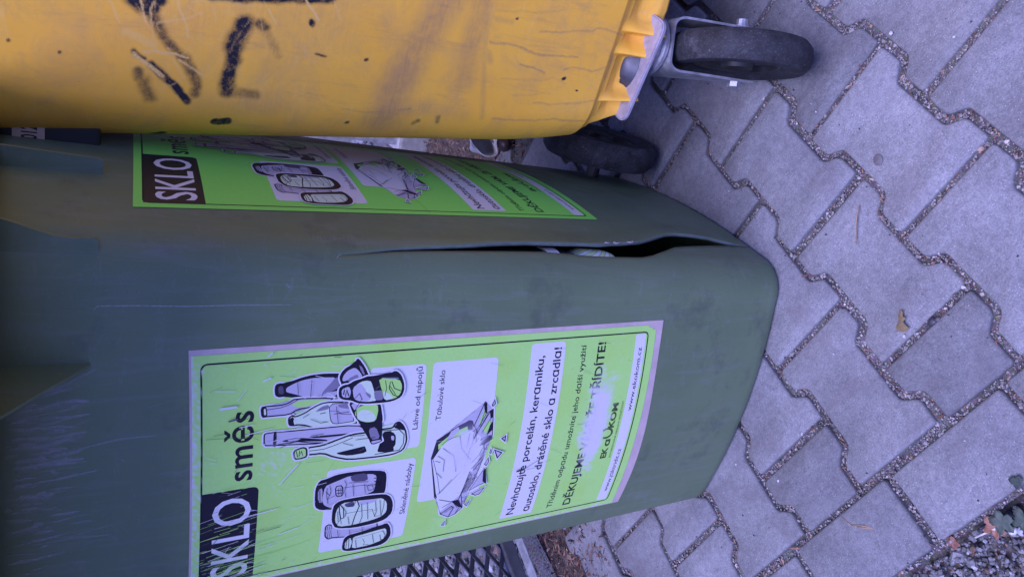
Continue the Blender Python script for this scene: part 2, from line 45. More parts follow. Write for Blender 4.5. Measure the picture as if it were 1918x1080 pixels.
SKIRT=[(0.1716,0.2245),(0.1583,0.2191),(0.1445,0.2172),(0.132,0.2193),(0.1242,0.2245),(0.1172,0.2256),(0.1117,0.217),(0.1045,0.2077),(0.1027,0.2205),(0.0935,0.2277),(0.0875,0.2276),(0.0799,0.2146),(0.0742,0.2119),(0.0705,0.2167),(0.0639,0.2308),(0.0533,0.2439),(0.0438,0.2503),(0.0372,0.2492),(0.0306,0.2376),(0.0253,0.2299),(0.0163,0.2317),(0.0108,0.2302),(0.0006,0.2147),(-0.0098,0.2231),(-0.0272,0.2425)]
LIPL=[(0.0229,-0.172),(0.05,-0.1745),(0.1018,-0.1791),(0.1513,-0.1855),(0.1816,-0.1912),(0.2082,-0.2034),(0.2386,-0.217),(0.2618,-0.2227),(0.3186,-0.2248),(0.3545,-0.2252),(0.384,-0.2233),(0.4168,-0.2223),(0.4682,-0.2245),(0.5276,-0.2277),(0.5827,-0.231),(0.614,-0.2336),(0.6472,-0.2383),(0.6758,-0.2416)]
LIPR=[(0.023,-0.1715),(0.0477,-0.1705),(0.09,-0.1625),(0.1366,-0.1628),(0.1632,-0.163),(0.1853,-0.1687),(0.2219,-0.1842),(0.2495,-0.1944),(0.3302,-0.209),(0.3836,-0.2109),(0.4424,-0.2121),(0.4957,-0.2174),(0.5113,-0.22),(0.5409,-0.2235),(0.5819,-0.2276),(0.6135,-0.2311),(0.6471,-0.2372),(0.6758,-0.2413)]
BINSCR=[([(0.1715,0.9109),(0.1734,0.8875)],0.0003,0.35),([(0.1702,0.8882),(0.1733,0.8859),(0.1733,0.8581),(0.1718,0.8149),(0.1722,0.7685),(0.1718,0.7212)],0.00078,0.9),([(0.1946,0.7628),(0.191,0.7305)],0.0003,0.5),([(0.193,0.729),(0.1878,0.7221)],0.0006,0.6),([(0.194,0.7266),(0.1889,0.7253)],0.00048,0.6),([(0.1857,0.8586),(0.1852,0.8536)],0.00048,0.6),([(0.2177,0.6773),(0.2213,0.6747),(0.222,0.6713)],0.00072,0.8),([(0.1431,0.8158),(0.139,0.8124)],0.00048,0.4),([(0.1927,0.5657),(0.1961,0.5561)],0.00048,0.5),([(0.2081,0.4303),(0.2068,0.4274)],0.00048,0.5),([(0.1934,0.8888),(0.1988,0.8881)],0.00036,0.4),([(-0.049,0.9274),(-0.0529,0.9023),(-0.0478,0.8764),(-0.0439,0.8586)],0.0006,0.6),([(-0.0725,0.919),(-0.0656,0.8934),(-0.06,0.8693)],0.00054,0.4),([(-0.0837,0.9147),(-0.0839,0.8752)],0.00048,0.35),([(-0.0547,0.8397),(-0.0386,0.8048)],0.00048,0.35),([(-0.0772,0.8408),(-0.0731,0.8048)],0.00036,0.3),([(-0.0415,0.9435),(-0.0419,0.9475)],0.00048,0.3),([(0.0735,0.8546),(0.081,0.8329),(0.0845,0.8127)],0.00048,0.4),([(0.2298,0.0718),(0.2242,0.0705)],0.0006,0.6),([(0.2518,0.1572),(0.2612,0.146)],0.0006,0.5)]

# ------------------------------------------------------------------ helpers
def tag(o, label=None, cat=None, group=None, kind=None):
    if label: o['label'] = label
    if cat: o['category'] = cat
    if group: o['group'] = group
    if kind: o['kind'] = kind
    return o
def mesh_obj(name, verts, faces, mats, parent=None, midx=None, smooth=False):
    me = bpy.data.meshes.new(name)
    me.from_pydata([tuple(v) for v in verts], [], [tuple(f) for f in faces])
    for m in (mats if isinstance(mats, (list, tuple)) else [mats]): me.materials.append(m)
    if midx is not None: me.polygons.foreach_set('material_index', midx)
    if smooth: me.polygons.foreach_set('use_smooth', [True] * len(me.polygons))
    me.update()
    o = bpy.data.objects.new(name, me); COL.objects.link(o)
    if parent: o.parent = parent; o.matrix_parent_inverse = parent.matrix_world.inverted()
    return o
def bm_obj(name, bm, mats, parent=None, smooth=False):
    me = bpy.data.meshes.new(name); bm.to_mesh(me); bm.free()
    for m in (mats if isinstance(mats, (list, tuple)) else [mats]): me.materials.append(m)
    if smooth: me.polygons.foreach_set('use_smooth', [True] * len(me.polygons))
    o = bpy.data.objects.new(name, me); COL.objects.link(o)
    if parent: o.parent = parent; o.matrix_parent_inverse = parent.matrix_world.inverted()
    return o
def empty(name, loc, label, cat, group=None):
    o = bpy.data.objects.new(name, None); COL.objects.link(o); o.location = loc
    o.empty_display_size = .05
    o.matrix_world = Matrix.Translation(loc)
    return tag(o, label, cat, group)
def autosmooth(o, ang=35):
    me = o.data
    me.polygons.foreach_set('use_smooth', [True] * len(me.polygons))
    bm = bmesh.new(); bm.from_mesh(me)
    for e in bm.edges:
        if len(e.link_faces) == 2 and e.calc_face_angle(0) > math.radians(ang): e.smooth = False
    bm.to_mesh(me); bm.free()
def box_bm(bm, c, sx, sy, sz, ax=(1, 0, 0), ay=(0, 1, 0), az=(0, 0, 1), bev=0.0):
    b2 = bmesh.new(); bmesh.ops.create_cube(b2, size=1)
    if bev:
        bmesh.ops.scale(b2, vec=(sx, sy, sz), verts=b2.verts)
        bmesh.ops.bevel(b2, geom=b2.edges[:], offset=bev, segments=2, affect='EDGES', profile=.6)
        sx = sy = sz = 1
    A = [Vector(ax).normalized() * sx, Vector(ay).normalized() * sy, Vector(az).normalized() * sz]
    vm = {}
    for v in b2.verts:
        vm[v] = bm.verts.new(Vector(c) + A[0] * v.co.x + A[1] * v.co.y + A[2] * v.co.z)
    for f in b2.faces: bm.faces.new([vm[v] for v in f.verts])
    b2.free()
def lathe_bm(bm, prof, c, axis, n=48, closed=True):
    """prof: (r, t) pairs, t along the axis; closed profile loop."""
    ax = Vector(axis).normalized()
    e1 = ax.orthogonal().normalized(); e2 = ax.cross(e1)
    R = []
    for i in range(n):
        a = 2 * math.pi * i / n; d = e1 * math.cos(a) + e2 * math.sin(a)
        R.append([bm.verts.new(Vector(c) + d * r + ax * t) for r, t in prof])
    m = len(prof)
    for i in range(n):
        for j in range(m if closed else m - 1):
            bm.faces.new((R[i][j], R[(i + 1) % n][j], R[(i + 1) % n][(j + 1) % m], R[i][(j + 1) % m]))
    if not closed:
        for j in (0, m - 1):
            if prof[j][0] > 1e-5: bm.faces.new([R[i][j] for i in range(n)])
    bmesh.ops.recalc_face_normals(bm, faces=bm.faces)
def tube_bm(bm, pts, r, n=8):
    rings = []
    for i, p in enumerate(pts):
        p = Vector(p); a = Vector(pts[max(0, i - 1)]); b = Vector(pts[min(len(pts) - 1, i + 1)])
        t = (b - a).normalized(); e1 = t.orthogonal().normalized(); e2 = t.cross(e1)
        rr = r[i] if isinstance(r, (list, tuple)) else r
        rings.append([bm.verts.new(p + (e1 * math.cos(2 * math.pi * k / n) + e2 * math.sin(2 * math.pi * k / n)) * rr) for k in range(n)])
    for i in range(len(rings) - 1):
        for k in range(n): bm.faces.new((rings[i][k], rings[i][(k + 1) % n], rings[i + 1][(k + 1) % n], rings[i + 1][k]))
    bm.faces.new(rings[0]); bm.faces.new(rings[-1])
    bmesh.ops.recalc_face_normals(bm, faces=bm.faces)

class NT:
    def __init__(s, name):
        s.m = bpy.data.materials.new(name); s.m.use_nodes = True
        s.n = s.m.node_tree.nodes; s.l = s.m.node_tree.links; s.b = s.n['Principled BSDF']; s.out = s.n['Material Output']
        s.tc = s.n.new('ShaderNodeTexCoord')
    def noise(s, scale, detail=4, rough=.55, dist=0, stretch=None, obj=True):
        t = s.n.new('ShaderNodeTexNoise'); t.inputs['Scale'].default_value = scale; t.inputs['Detail'].default_value = detail
        t.inputs['Roughness'].default_value = rough; t.inputs['Distortion'].default_value = dist
        if stretch:
            mp = s.n.new('ShaderNodeMapping'); mp.inputs['Scale'].default_value = stretch
            s.l.new(s.tc.outputs['Object'], mp.inputs[0]); s.l.new(mp.outputs[0], t.inputs['Vector'])
        else: s.l.new(s.tc.outputs['Object'], t.inputs['Vector'])
        return t.outputs['Fac']
    def vor(s, scale, out='Distance', feature='F1'):
        t = s.n.new('ShaderNodeTexVoronoi'); t.feature = feature; t.inputs['Scale'].default_value = scale
        s.l.new(s.tc.outputs['Object'], t.inputs['Vector']); return t.outputs[out]
    def ramp(s, fac, *stops):
        r = s.n.new('ShaderNodeValToRGB'); e = r.color_ramp.elements
        while len(e) < len(stops): e.new(.5)
        for i, (p, c) in enumerate(stops):
            e[i].position = p; e[i].color = (c, c, c, 1) if not isinstance(c, tuple) else (*c, 1)
        s.l.new(fac, r.inputs[0]); return r.outputs[0]
    def mix(s, fac, a, b, mode='MIX'):
        m = s.n.new('ShaderNodeMix'); m.data_type = 'RGBA'; m.blend_type = mode
        for i, v in ((0, fac), (6, a), (7, b)):
            if isinstance(v, bpy.types.NodeSocket): s.l.new(v, m.inputs[i])
            else: m.inputs[i].default_value = v if i == 0 else (*v, 1)
        return m.outputs[2]
    def math(s, op, a, b=0.0):
        m = s.n.new('ShaderNodeMath'); m.operation = op; m.use_clamp = False
        for i, v in ((0, a), (1, b)):
            if isinstance(v, bpy.types.NodeSocket): s.l.new(v, m.inputs[i])
            else: m.inputs[i].default_value = v
        return m.outputs[0]
    def attr(s, name):
        a = s.n.new('ShaderNodeAttribute'); a.attribute_name = name; return a
    def set(s, col=None, rough=None, metal=None, bump=None, bstr=.3, bdist=.001, spec=None, coat=None):
        def p(k, v):
            if v is None: return
            if isinstance(v, bpy.types.NodeSocket): s.l.new(v, s.b.inputs[k])
            else: s.b.inputs[k].default_value = (*v, 1) if isinstance(v, tuple) else v
        p('Base Color', col); p('Roughness', rough); p('Metallic', metal); p('Specular IOR Level', spec); p('Coat Weight', coat)
        if bump is not None:
            b = s.n.new('ShaderNodeBump'); b.inputs['Strength'].default_value = bstr; b.inputs['Distance'].default_value = bdist
            s.l.new(bump, b.inputs['Height']); s.l.new(b.outputs[0], s.b.inputs['Normal'])
        return s.m

# ------------------------------------------------------------------ materials
def m_concrete():
    t = NT('concrete_paver'); a = t.attr('tone')
    fine = t.noise(420, 4, .75); mid = t.noise(110, 5, .65); big = t.noise(9, 4, .6)
    c = t.mix(t.ramp(fine, (.32, 0.), (.68, 1.)), (.075, .075, .086), (.355, .35, .375))
    c = t.mix(.55, c, t.mix(t.ramp(mid, (.3, 0.), (.7, 1.)), (.155, .155, .172), (.295, .293, .316)))
    c = t.mix(.8, c, t.ramp(big, (.3, (.64, .63, .65)), (.7, (1.14, 1.14, 1.14))), 'MULTIPLY')
    sp = t.vor(330); c = t.mix(t.ramp(sp, (.09, .8), (.17, 0.)), c, t.mix(t.ramp(t.noise(60, 1), (.45, 0.), (.55, 1.)), (.07, .065, .07), (.62, .61, .62)))
    st = t.noise(5, 5, .7, 1.2); c = t.mix(t.ramp(st, (.52, 0.), (.70, .6)), c, (.15, .13, .145)); s2 = t.noise(22, 5, .75, .8); c = t.mix(t.ramp(s2, (.58, 0.), (.7, .4)), c, (.13, .12, .135))
    c = t.mix(1., c, a.outputs['Color'], 'MULTIPLY')
    h = t.math('ADD', t.math('MULTIPLY', fine, .5), t.math('MULTIPLY', mid, .9))
    return t.set(c, .9, 0, h, .9, .0014, .25)
def m_sand():
    t = NT('joint_sand')
    v = t.vor(420, 'Color'); n = t.noise(40, 4)
    c = t.mix(t.ramp(n, (.35, 0.), (.65, 1.)), (.08, .072, .076), (.18, .17, .175))
    c = t.mix(.5, c, v, 'MULTIPLY')
    return t.set(c, .95, 0, t.vor(420), .9, .002, .2)
def m_ground():
    t = NT('gravel_soil')
    v = t.vor(140, 'Color'); n = t.noise(6, 5); f = t.noise(200, 3, .7)
    c = t.mix(t.ramp(n, (.35, 0.), (.65, 1.)), (.20, .19, .2), (.34, .33, .35))
    c = t.mix(t.ramp(f, (.3, .0), (.6, .7)), (.07, .055, .05), c)
    c = t.mix(.35, c, v, 'MULTIPLY')
    return t.set(c, .95, 0, t.vor(140), .9, .004, .2)
def m_soil():
    t = NT('dark_soil')
    n = t.noise(30, 5, .7); f = t.noise(300, 3, .7)
    c = t.mix(t.ramp(n, (.35, 0.), (.65, 1.)), (.045, .03, .026), (.13, .095, .085))
    c = t.mix(t.ramp(f, (.45, 0.), (.65, .8)), c, (.2, .16, .15))
    return t.set(c, .95, 0, f, .8, .003, .2)
def m_stone(name, lo, hi):
    t = NT(name); a = t.attr('tone')
    c = t.mix(t.ramp(t.noise(500, 3, .6), (.3, 0.), (.7, 1.)), lo, hi)
    c = t.mix(1., c, a.outputs['Color'], 'MULTIPLY')
    return t.set(c, .85, 0, t.noise(900, 2), .3, .0006, .3)
def m_tone(name, rough=.8, spec=.3):
    t = NT(name); a = t.attr('tone')
    c = t.mix(.6, a.outputs['Color'], t.ramp(t.noise(250, 3), (.3, .6), (.7, 1.1)), 'MULTIPLY')
    return t.set(c, rough, 0, None, spec=spec)
def m_green_plastic():
    t = NT('green_plastic')
    big = t.noise(4, 5, .6); fine = t.noise(700, 2, .6); streak = t.noise(8, 5, .65, .6, (9, 9, 1.0))
    c = t.mix(t.ramp(big, (.3, 0.), (.7, 1.)), (.112, .162, .090), (.146, .202, .112))
    c = t.mix(t.ramp(streak, (.50, 0.), (.75, .42)), c, (.2, .225, .215))
    dk = t.noise(14, 4, .7); c = t.mix(t.ramp(dk, (.56, 0.), (.74, .5)), c, (.05, .06, .06))
    sp = t.vor(170); c = t.mix(t.ramp(sp, (.03, .9), (.06, 0.)), c, (.34, .36, .37)); sp2 = t.vor(75); c = t.mix(t.ramp(sp2, (.012, .9), (.022, 0.)), c, (.42, .44, .45)); ds = t.noise(26, 6, .8, .4, (1, 1, 2.5)); c = t.mix(t.ramp(ds, (.56, 0.), (.74, .35)), c, (.24, .26, .26))
    r = t.ramp(t.noise(20, 4, .6), (.3, .40), (.7, .58))
    return t.set(c, r, 0, fine, .14, .0004, .5)
def m_yellow_plastic():
    t = NT('yellow_plastic'); a = t.attr('paint')
    sep = t.n.new('ShaderNodeSeparateColor'); t.l.new(a.outputs['Color'], sep.inputs[0])
    big = t.noise(7, 5, .6); fine = t.noise(600, 2, .6); hor = t.noise(60, 5, .7, .3, (1, 1, 1.)); st = t.noise(30, 6, .7, .2, (1, 1, 14))
    c = t.mix(t.ramp(big, (.3, 0.), (.7, 1.)), (.91, .455, .046), (.96, .51, .06))
    grime = t.noise(18, 6, .75, .6); c = t.mix(t.ramp(grime, (.46, 0.), (.72, .42)), c, (.46, .27, .13)); sc2 = t.noise(45, 6, .8, .3, (1, 1, .12)); c = t.mix(t.ramp(sc2, (.55, 0.), (.68, .3)), c, (.36, .21, .11)); sc3 = t.noise(70, 5, .8, .2, (.2, .2, 1)); c = t.mix(t.ramp(sc3, (.58, 0.), (.7, .3)), c, (.95, .62, .2))
    hz = t.math('MULTIPLY', sep.outputs[1], t.ramp(t.noise(120, 5, .75), (.2, .45), (.7, 1.25)))
    hz = t.math('MULTIPLY', hz, t.ramp(st, (.3, .6), (.65, 1.15)))
    c = t.mix(t.math("MULTIPLY", hz, .82), c, (.36, .205, .105))
    er = t.ramp(t.noise(90, 7, .85), (.34, .55), (.6, 1.3))
    sp = t.math('MINIMUM', t.math('MULTIPLY', sep.outputs[0], er), 1.0)
    c = t.mix(sp, c, (.009, .008, .018))
    spk = t.vor(90); c = t.mix(t.ramp(spk, (.018, .85), (.035, 0.)), c, (.10, .06, .03))
    sw = t.math('MULTIPLY', sep.outputs[2], t.ramp(t.noise(500, 2, .6), (.25, .4), (.5, 1.)))
    c = t.mix(t.math('MINIMUM', sw, 1.0), c, (.78, .49, .16))
    r = t.ramp(t.noise(25, 4), (.3, .42), (.7, .6))
    return t.set(c, r, 0, fine, .12, .0004, .45)
def m_plain(name, col, rough=.5, metal=0., nz=30, var=.25, bstr=.1, spec=.5):
    t = NT(name); n = t.noise(nz, 5, .65)
    lo = tuple(x * (1 - var) for x in col); hi = tuple(min(1, x * (1 + var)) for x in col)
    c = t.mix(t.ramp(n, (.3, 0.), (.7, 1.)), lo, hi)
    return t.set(c, t.ramp(t.noise(nz * 2, 4), (.3, max(.05, rough - .1)), (.7, min(1, rough + .1))), metal, t.noise(nz * 12, 3), bstr, .0005, spec)
def m_tyre():
    t = NT('tyre_rubber'); n = t.noise(40, 6, .7); f = t.noise(400, 3, .7)
    c = t.mix(t.ramp(n, (.35, 0.), (.7, 1.)), (.013, .013, .016), (.04, .04, .05))
    c = t.mix(t.ramp(f, (.55, 0.), (.75, .35)), c, (.16, .16, .18)); w_ = t.noise(26, 6, .8, .6); c = t.mix(t.ramp(w_, (.55, 0.), (.72, .55)), c, (.12, .12, .14)); l_ = t.noise(140, 4, .8); c = t.mix(t.ramp(l_, (.62, 0.), (.72, .5)), c, (.2, .19, .2))
    return t.set(c, .75, 0, f, .35, .0008, .3)
def m_ink():
    t = NT('sticker_print'); a = t.attr('ink')
    n = t.noise(300, 3, .7); c = t.mix(.5, a.outputs['Color'], t.ramp(n, (.3, .93), (.7, 1.04)), 'MULTIPLY')
    return t.set(c, .34, 0, t.noise(25, 3), .06, .001, .45)
def m_alpha(name, col, rough=.6):
    t = NT(name); a = t.attr('tone')
    tr = t.n.new('ShaderNodeBsdfTransparent'); mx = t.n.new('ShaderNodeMixShader')
    t.set(col, rough); sepm = t.math('MULTIPLY', a.outputs['Fac'], t.ramp(t.noise(400, 3, .7), (.3, .5), (.6, 1.)))
    t.l.new(sepm, mx.inputs[0]); t.l.new(tr.outputs[0], mx.inputs[1]); t.l.new(t.b.outputs[0], mx.inputs[2]); t.l.new(mx.outputs[0], t.out.inputs[0])
    return t.m
def m_glass_dark(name, col, rough=.08):
    t = NT(name); t.set(col, rough, 0, None, spec=.6, coat=.3); return t.m

M_CONC, M_SAND, M_GROUND, M_SOIL = m_concrete(), m_sand(), m_ground(), m_soil()
M_JST = m_stone('joint_grit_stone', (.13, .115, .12), (.34, .315, .32)); M_GST = m_stone('gravel_stone', (.10, .098, .105), (.25, .245, .26))
M_LIT = m_tone('dry_leaf'); M_GREEN = m_green_plastic(); M_YEL = m_yellow_plastic(); M_INK = m_ink()
M_SCR = m_alpha('scratch_mark', (.42, .44, .46)); M_TYRE = m_tyre()
M_STEEL = m_plain('zinc_plated_steel', (.36, .36, .40), .5, .7, 60, .3, .15)
M_STEEL_D = m_plain('weathered_zinc', (.22, .22, .25), .55, .6, 50, .35, .2)
M_PLATE = m_plain('dull_zinc_plate', (.40, .37, .44), .55, .35, 90, .2, .15)
M_BLACKP = m_plain('black_plastic', (.02, .02, .022), .5, 0, 40, .3)
M_FENCE = m_plain('fence_coated_steel', (.12, .12, .14), .55, .3, 40, .25)
M_GALV = m_plain('galvanised_rail', (.36, .37, .43), .6, .2, 40, .3)
M_WHITEP = m_plain('white_plastic', (.46, .45, .47), .45, 0, 40, .1)
M_BROWN = m_plain('dark_brown', (.04, .018, .018), .5, 0, 60, .4)
M_DARKIN = m_plain('dark_underside', (.03, .03, .03), .7)
M_BACK = m_plain('faded_pink_paper', (.56, .43, .44), .55, 0, 40, .12)
M_DOME = m_plain('dark_pressed_steel', (.075, .075, .10), .45, .5, 50, .3)
M_TORN = m_plain('torn_plastic_edge', (.13, .17, .165), .6, 0, 80, .25)
M_LABEL = m_plain('white_paper_label', (.78, .78, .8), .5, 0, 60, .05)
M_FOOT = m_plain('weathered_white_concrete', (.36, .35, .37), .7, 0, 60, .2)
M_BEIGE = m_plain('beige_label', (.5, .36, .27), .6, 0, 50, .15)

def tone_attr(me, vals, name='tone'):
    at = me.color_attributes.new(name, 'FLOAT_COLOR', 'POINT')
    v = np.ones((len(me.vertices), 4), np.float32); v[:, :3] = vals if vals.ndim == 2 else vals[:, None]
    at.data.foreach_set('color', v.ravel())

# ------------------------------------------------------------------ ground: one sheet, gravel strip, soil strip, paving of waisted concrete blocks
def sheet(name, x0, x1, y0, y1, z, m, amp=0, n=2):
    xs = np.linspace(x0, x1, n); ys = np.linspace(y0, y1, n)
    V = [(x, y, z + (RNG.normal() * amp)) for y in ys for x in xs]
    F = [(j * n + i, j * n + i + 1, (j + 1) * n + i + 1, (j + 1) * n + i) for j in range(n - 1) for i in range(n - 1)]
    return tag(mesh_obj(name, V, F, m, smooth=True), kind='structure')
sheet('ground', -150, 150, -150, 150, -.034, M_GROUND)
sheet('bounce_cut_sheet', -60, 60, -60, -.75, -.028, m_plain('dark_bounce_cut', (.05, .05, .052), .9, 0, 60, .3, .5))  # unseen dark sheet behind the camera, added to cut light bounced off the ground
sheet('soil_strip', -1.13, -.86, -.102, 2.6, -.016, M_SOIL, .003, 30)
sheet('soil_bed', -.86, .6, 1.02, 2.6, -.017, M_SOIL, .003, 30)
PP, LL_, DW, JG = .1347, .205, .022, .0049
HW, HN = (PP + DW) / 2, (PP - DW) / 2
def paver_outline(xc, ya, yb, half):
    """right side profile from ya to yb"""
    ts = [(0, HW), (.044, HW), (.0585, HN), (LL_ - .0585, HN), (LL_ - .044, HW), (LL_, HW)]
    y0 = ya if not half else yb - LL_
    pr = []
    for t, w in ts:
        y = y0 + t
        if y < ya - 1e-6: continue
        pr.append((w, y))
    if half: pr = [(HN, ya)] + pr
    out = [(xc + w, y) for w, y in pr] + [(xc - w, y) for w, y in reversed(pr)]
    return out
def inset(poly, d):
    n = len(poly); o = []
    for i in range(n):
        p0, p1, p2 = np.array(poly[i - 1]), np.array(poly[i]), np.array(poly[(i + 1) % n])
        a = p1 - p0; b = p2 - p1; a /= np.linalg.norm(a); b /= np.linalg.norm(b)
        na, nb = np.array([-a[1], a[0]]), np.array([-b[1], b[0]])
        m = na + nb; m /= np.dot(m, na) ; o.append(tuple(p1 + m * d))
    return o
def soften(poly, d=.006):
    out = []
    n = len(poly)
    for i in range(n):
        p0, p1, p2 = map(np.array, (poly[i - 1], poly[i], poly[(i + 1) % n]))
        a = (p0 - p1); b = (p2 - p1); la, lb = np.linalg.norm(a), np.linalg.norm(b)
        k = min(d, .35 * la, .35 * lb)
        A = p1 + a / la * k; B_ = p1 + b / lb * k
        out += [tuple(A), tuple((A + B_ + p1 * 2) / 4), tuple(B_)]
    return out
PAVERS = []
for k in range(-7, 6):
    ys = [m * LL_ for m in range(0, 5)] if k % 2 == 0 else [-.5 * LL_] + [(m + .5) * LL_ for m in range(0, 5)]
    for y in ys:
        half = y < 0
        ya, yb = max(0, y), y + LL_
        PAVERS.append(paver_outline(k * PP, ya, yb, half))
x = -.109 + .192 * 4
while x > -1.0:
    PAVERS.append([(x, -.104), (x, -.001), (x - .192, -.001), (x - .192, -.104)]); x -= .192
PV, PF, PT, PM = [], [], [], []
INS = []
for ip, poly in enumerate(PAVERS):
    jg = JG + random.uniform(-.0016, .0016); jx, jy = random.uniform(-.0016, .0016), random.uniform(-.0016, .0016)
    q = [(a + jx, b + jy) for a, b in soften(inset(poly, jg))]; INS.append(q)
    cx, cy = np.mean(q, 0); zt = random.gauss(0, .0012); ax_, ay_ = random.gauss(0, .006), random.gauss(0, .006)
    tone = min(1.15, max(.66, random.gauss(.97, .09)))
    if abs(cy - .05) < .03 and len(poly) > 5 and (abs(cx + 3 * PP) < .03 or abs(cx + PP) < .03): tone = .72     # two greyer half blocks
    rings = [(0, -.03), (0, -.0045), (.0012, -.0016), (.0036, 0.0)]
    base = len(PV); n = len(q)
    chips = [random.uniform(-.0004, .0009) + (random.random() < .05) * random.uniform(0, .003) for _ in range(n)]
    for d, z in rings:
        qq = inset(q, d) if d else q
        for i, (X, Y_) in enumerate(qq):
            c = chips[i]
            X += (cx - X) * c * 8; Y_ += (cy - Y_) * c * 8
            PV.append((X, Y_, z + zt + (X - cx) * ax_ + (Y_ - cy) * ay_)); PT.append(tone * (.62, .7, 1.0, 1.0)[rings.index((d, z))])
    for r in range(3):
        for i in range(n):
            j = (i + 1) % n; PF.append((base + r * n + i, base + r * n + j, base + (r + 1) * n + j, base + (r + 1) * n + i))
    PF.append(tuple(base + 3 * n + i for i in range(n)))
bed_i = len(PV)
pav = mesh_obj('paving', PV, PF, [M_CONC])
tone_attr(pav.data, np.array(PT)); autosmooth(pav, 50); tag(pav, kind='structure')
sheet('joint_bed', -1.01, .76, -.104, 1.13, -.0080, M_SAND, .0014, 90)

def inside_any(x, y):
    for q in INS:
        if abs(q[0][0] - x) > .3 or abs(q[0][1] - y) > .3: continue
        c = False; n = len(q); j = n - 1
        for i in range(n):
            if (q[i][1] > y) != (q[j][1] > y) and x < (q[j][0] - q[i][0]) * (y - q[i][1]) / (q[j][1] - q[i][1]) + q[i][0]: c = not c
            j = i
        if c: return True
    return False
ICO = None
def scatter(name, pts, sizes, tones, m, flat=.7, kind='stuff', sub=0):
    bm = bmesh.new(); bmesh.ops.create_icosphere(bm, subdivisions=1 + sub, radius=1)
    bv = np.array([v.co[:] for v in bm.verts]); bf = np.array([[v.index for v in f.verts] for f in bm.faces]); bm.free()
    V, F, T = [], [], []
    for i, (p, s) in enumerate(zip(pts, sizes)):
        A = RNG.normal(size=(3, 3)); Q, _ = np.linalg.qr(A)
        sc = np.array([1, RNG.uniform(.6, 1), RNG.uniform(.45, .9)]) * s
        v = (bv * (1 + RNG.normal(size=(len(bv), 1)) * .12)) * sc @ Q.T
        v[:, 2] *= flat
        F.append(bf + len(bv) * i); V.append(v + p); T.append(np.repeat(tones[i][None], len(bv), 0))
    o = mesh_obj(name, np.concatenate(V), np.concatenate(F).tolist(), m)
    tone_attr(o.data, np.concatenate(T)); return tag(o, kind=kind)
def stone_tones(n, warm=.12):
    b = np.exp(RNG.normal(-.12, .34, n)); t = np.stack([b, b, b * 1.03], 1)
    w = RNG.random(n) < warm; t[w] *= np.array([1.0, .62, .45]); return np.clip(t, .15, 2.2)
jp = []
while len(jp) < 24000:
    x, y = RNG.uniform(-.98, .35), RNG.uniform(-.104, .72)
    if not inside_any(x, y): jp.append((x, y, -.0078 + RNG.uniform(-.001, .003)))
scatter('joint_grit', jp, RNG.gamma(4, .00026, len(jp)) + .0005, stone_tones(len(jp), .06), M_JST)
gp = [(RNG.uniform(-.62, .25), -.108 - abs(RNG.normal(0, .09)), RNG.uniform(-.036, -.014)) for _ in range(11000)]
scatter('gravel', gp, RNG.gamma(1.6, .0011, len(gp)) + .0012, stone_tones(len(gp), .07), M_GST)
fp_ = [(RNG.uniform(-2.4, -1.22), RNG.uniform(-.4, 2.2), -.03 + RNG.uniform(-.004, .004)) for _ in range(5000)]
scatter('gravel_yard', fp_, RNG.gamma(3, .003, len(fp_)) + .004, stone_tones(len(fp_), .05) * 1.25, M_GST)

def flakes(name, pts, lens, wids, tones, m, zs, kind='stuff'):
    V, F, T = [], [], []
    for i, (x, y) in enumerate(pts):
        a = RNG.uniform(0, 2 * np.pi); d = np.array([np.cos(a), np.sin(a), RNG.normal(0, .25)]); e = np.array([-np.sin(a), np.cos(a), RNG.normal(0, .45)])
        L, W = lens[i], wids[i]; b = len(V); c = np.array([x, y, zs[i]]); up = np.array([0, 0, 1.])
        k = RNG.uniform(.02, .3) * L
        for t, w in ((-.5, .15), (-.15, 1), (.2, .8), (.5, .1)):
            for s in (-1, 1): V.append(c + d * t * L + e * s * w * W / 2 + up * (k * (1 - 4 * t * t)))
            T += [tones[i]] * 2
        for r in range(3): F.append((b + 2 * r, b + 2 * r + 1, b + 2 * r + 3, b + 2 * r + 2))
    o = mesh_obj(name, V, F, m); tone_attr(o.data, np.array(T)); return tag(o, kind=kind) if kind else o
def leaf_tones(n):
    c = np.array([(.16, .075, .05), (.24, .13, .09), (.10, .05, .04), (.30, .2, .15), (.06, .035, .03), (.2, .16, .16)])
    return c[RNG.integers(0, len(c), n)] * np.exp(RNG.normal(0, .3, (n, 1)))
lp = [(RNG.uniform(-1.11, -.90) + RNG.normal(0, .01), RNG.uniform(-.1, 1.2)) for _ in range(7000)] + [(RNG.uniform(-1.05, -.3), RNG.uniform(1.0, 1.75)) for _ in range(6000)]
lp = np.array(lp); nl = len(lp)
flakes('leaf_litter', lp, RNG.gamma(2.5, .0038, nl) + .003, RNG.gamma(2, .0009, nl) + .0007, leaf_tones(nl), M_LIT, RNG.uniform(-.013, .006, nl))
# litter caught in the joints
jl = [p for p in jp[:4200:10]] ; njl = len(jl)
flakes('joint_litter', [(p[0], p[1]) for p in jl], RNG.gamma(3, .002, njl) + .003, RNG.gamma(2, .0006, njl) + .0006, leaf_tones(njl) * 1.3, M_LIT, RNG.uniform(-.006, -.003, njl))
# specks of dirt on the blocks
npk = 420
pk = [(RNG.uniform(-.8, .3), RNG.uniform(-.1, .75), .0006) for _ in range(npk)]
scatter('dirt_specks', pk, RNG.gamma(2, .0004, npk) + .0004, np.where(RNG.random((npk, 1)) < .45, 1.9, .16) * np.ones((npk, 3)), M_JST, .5)

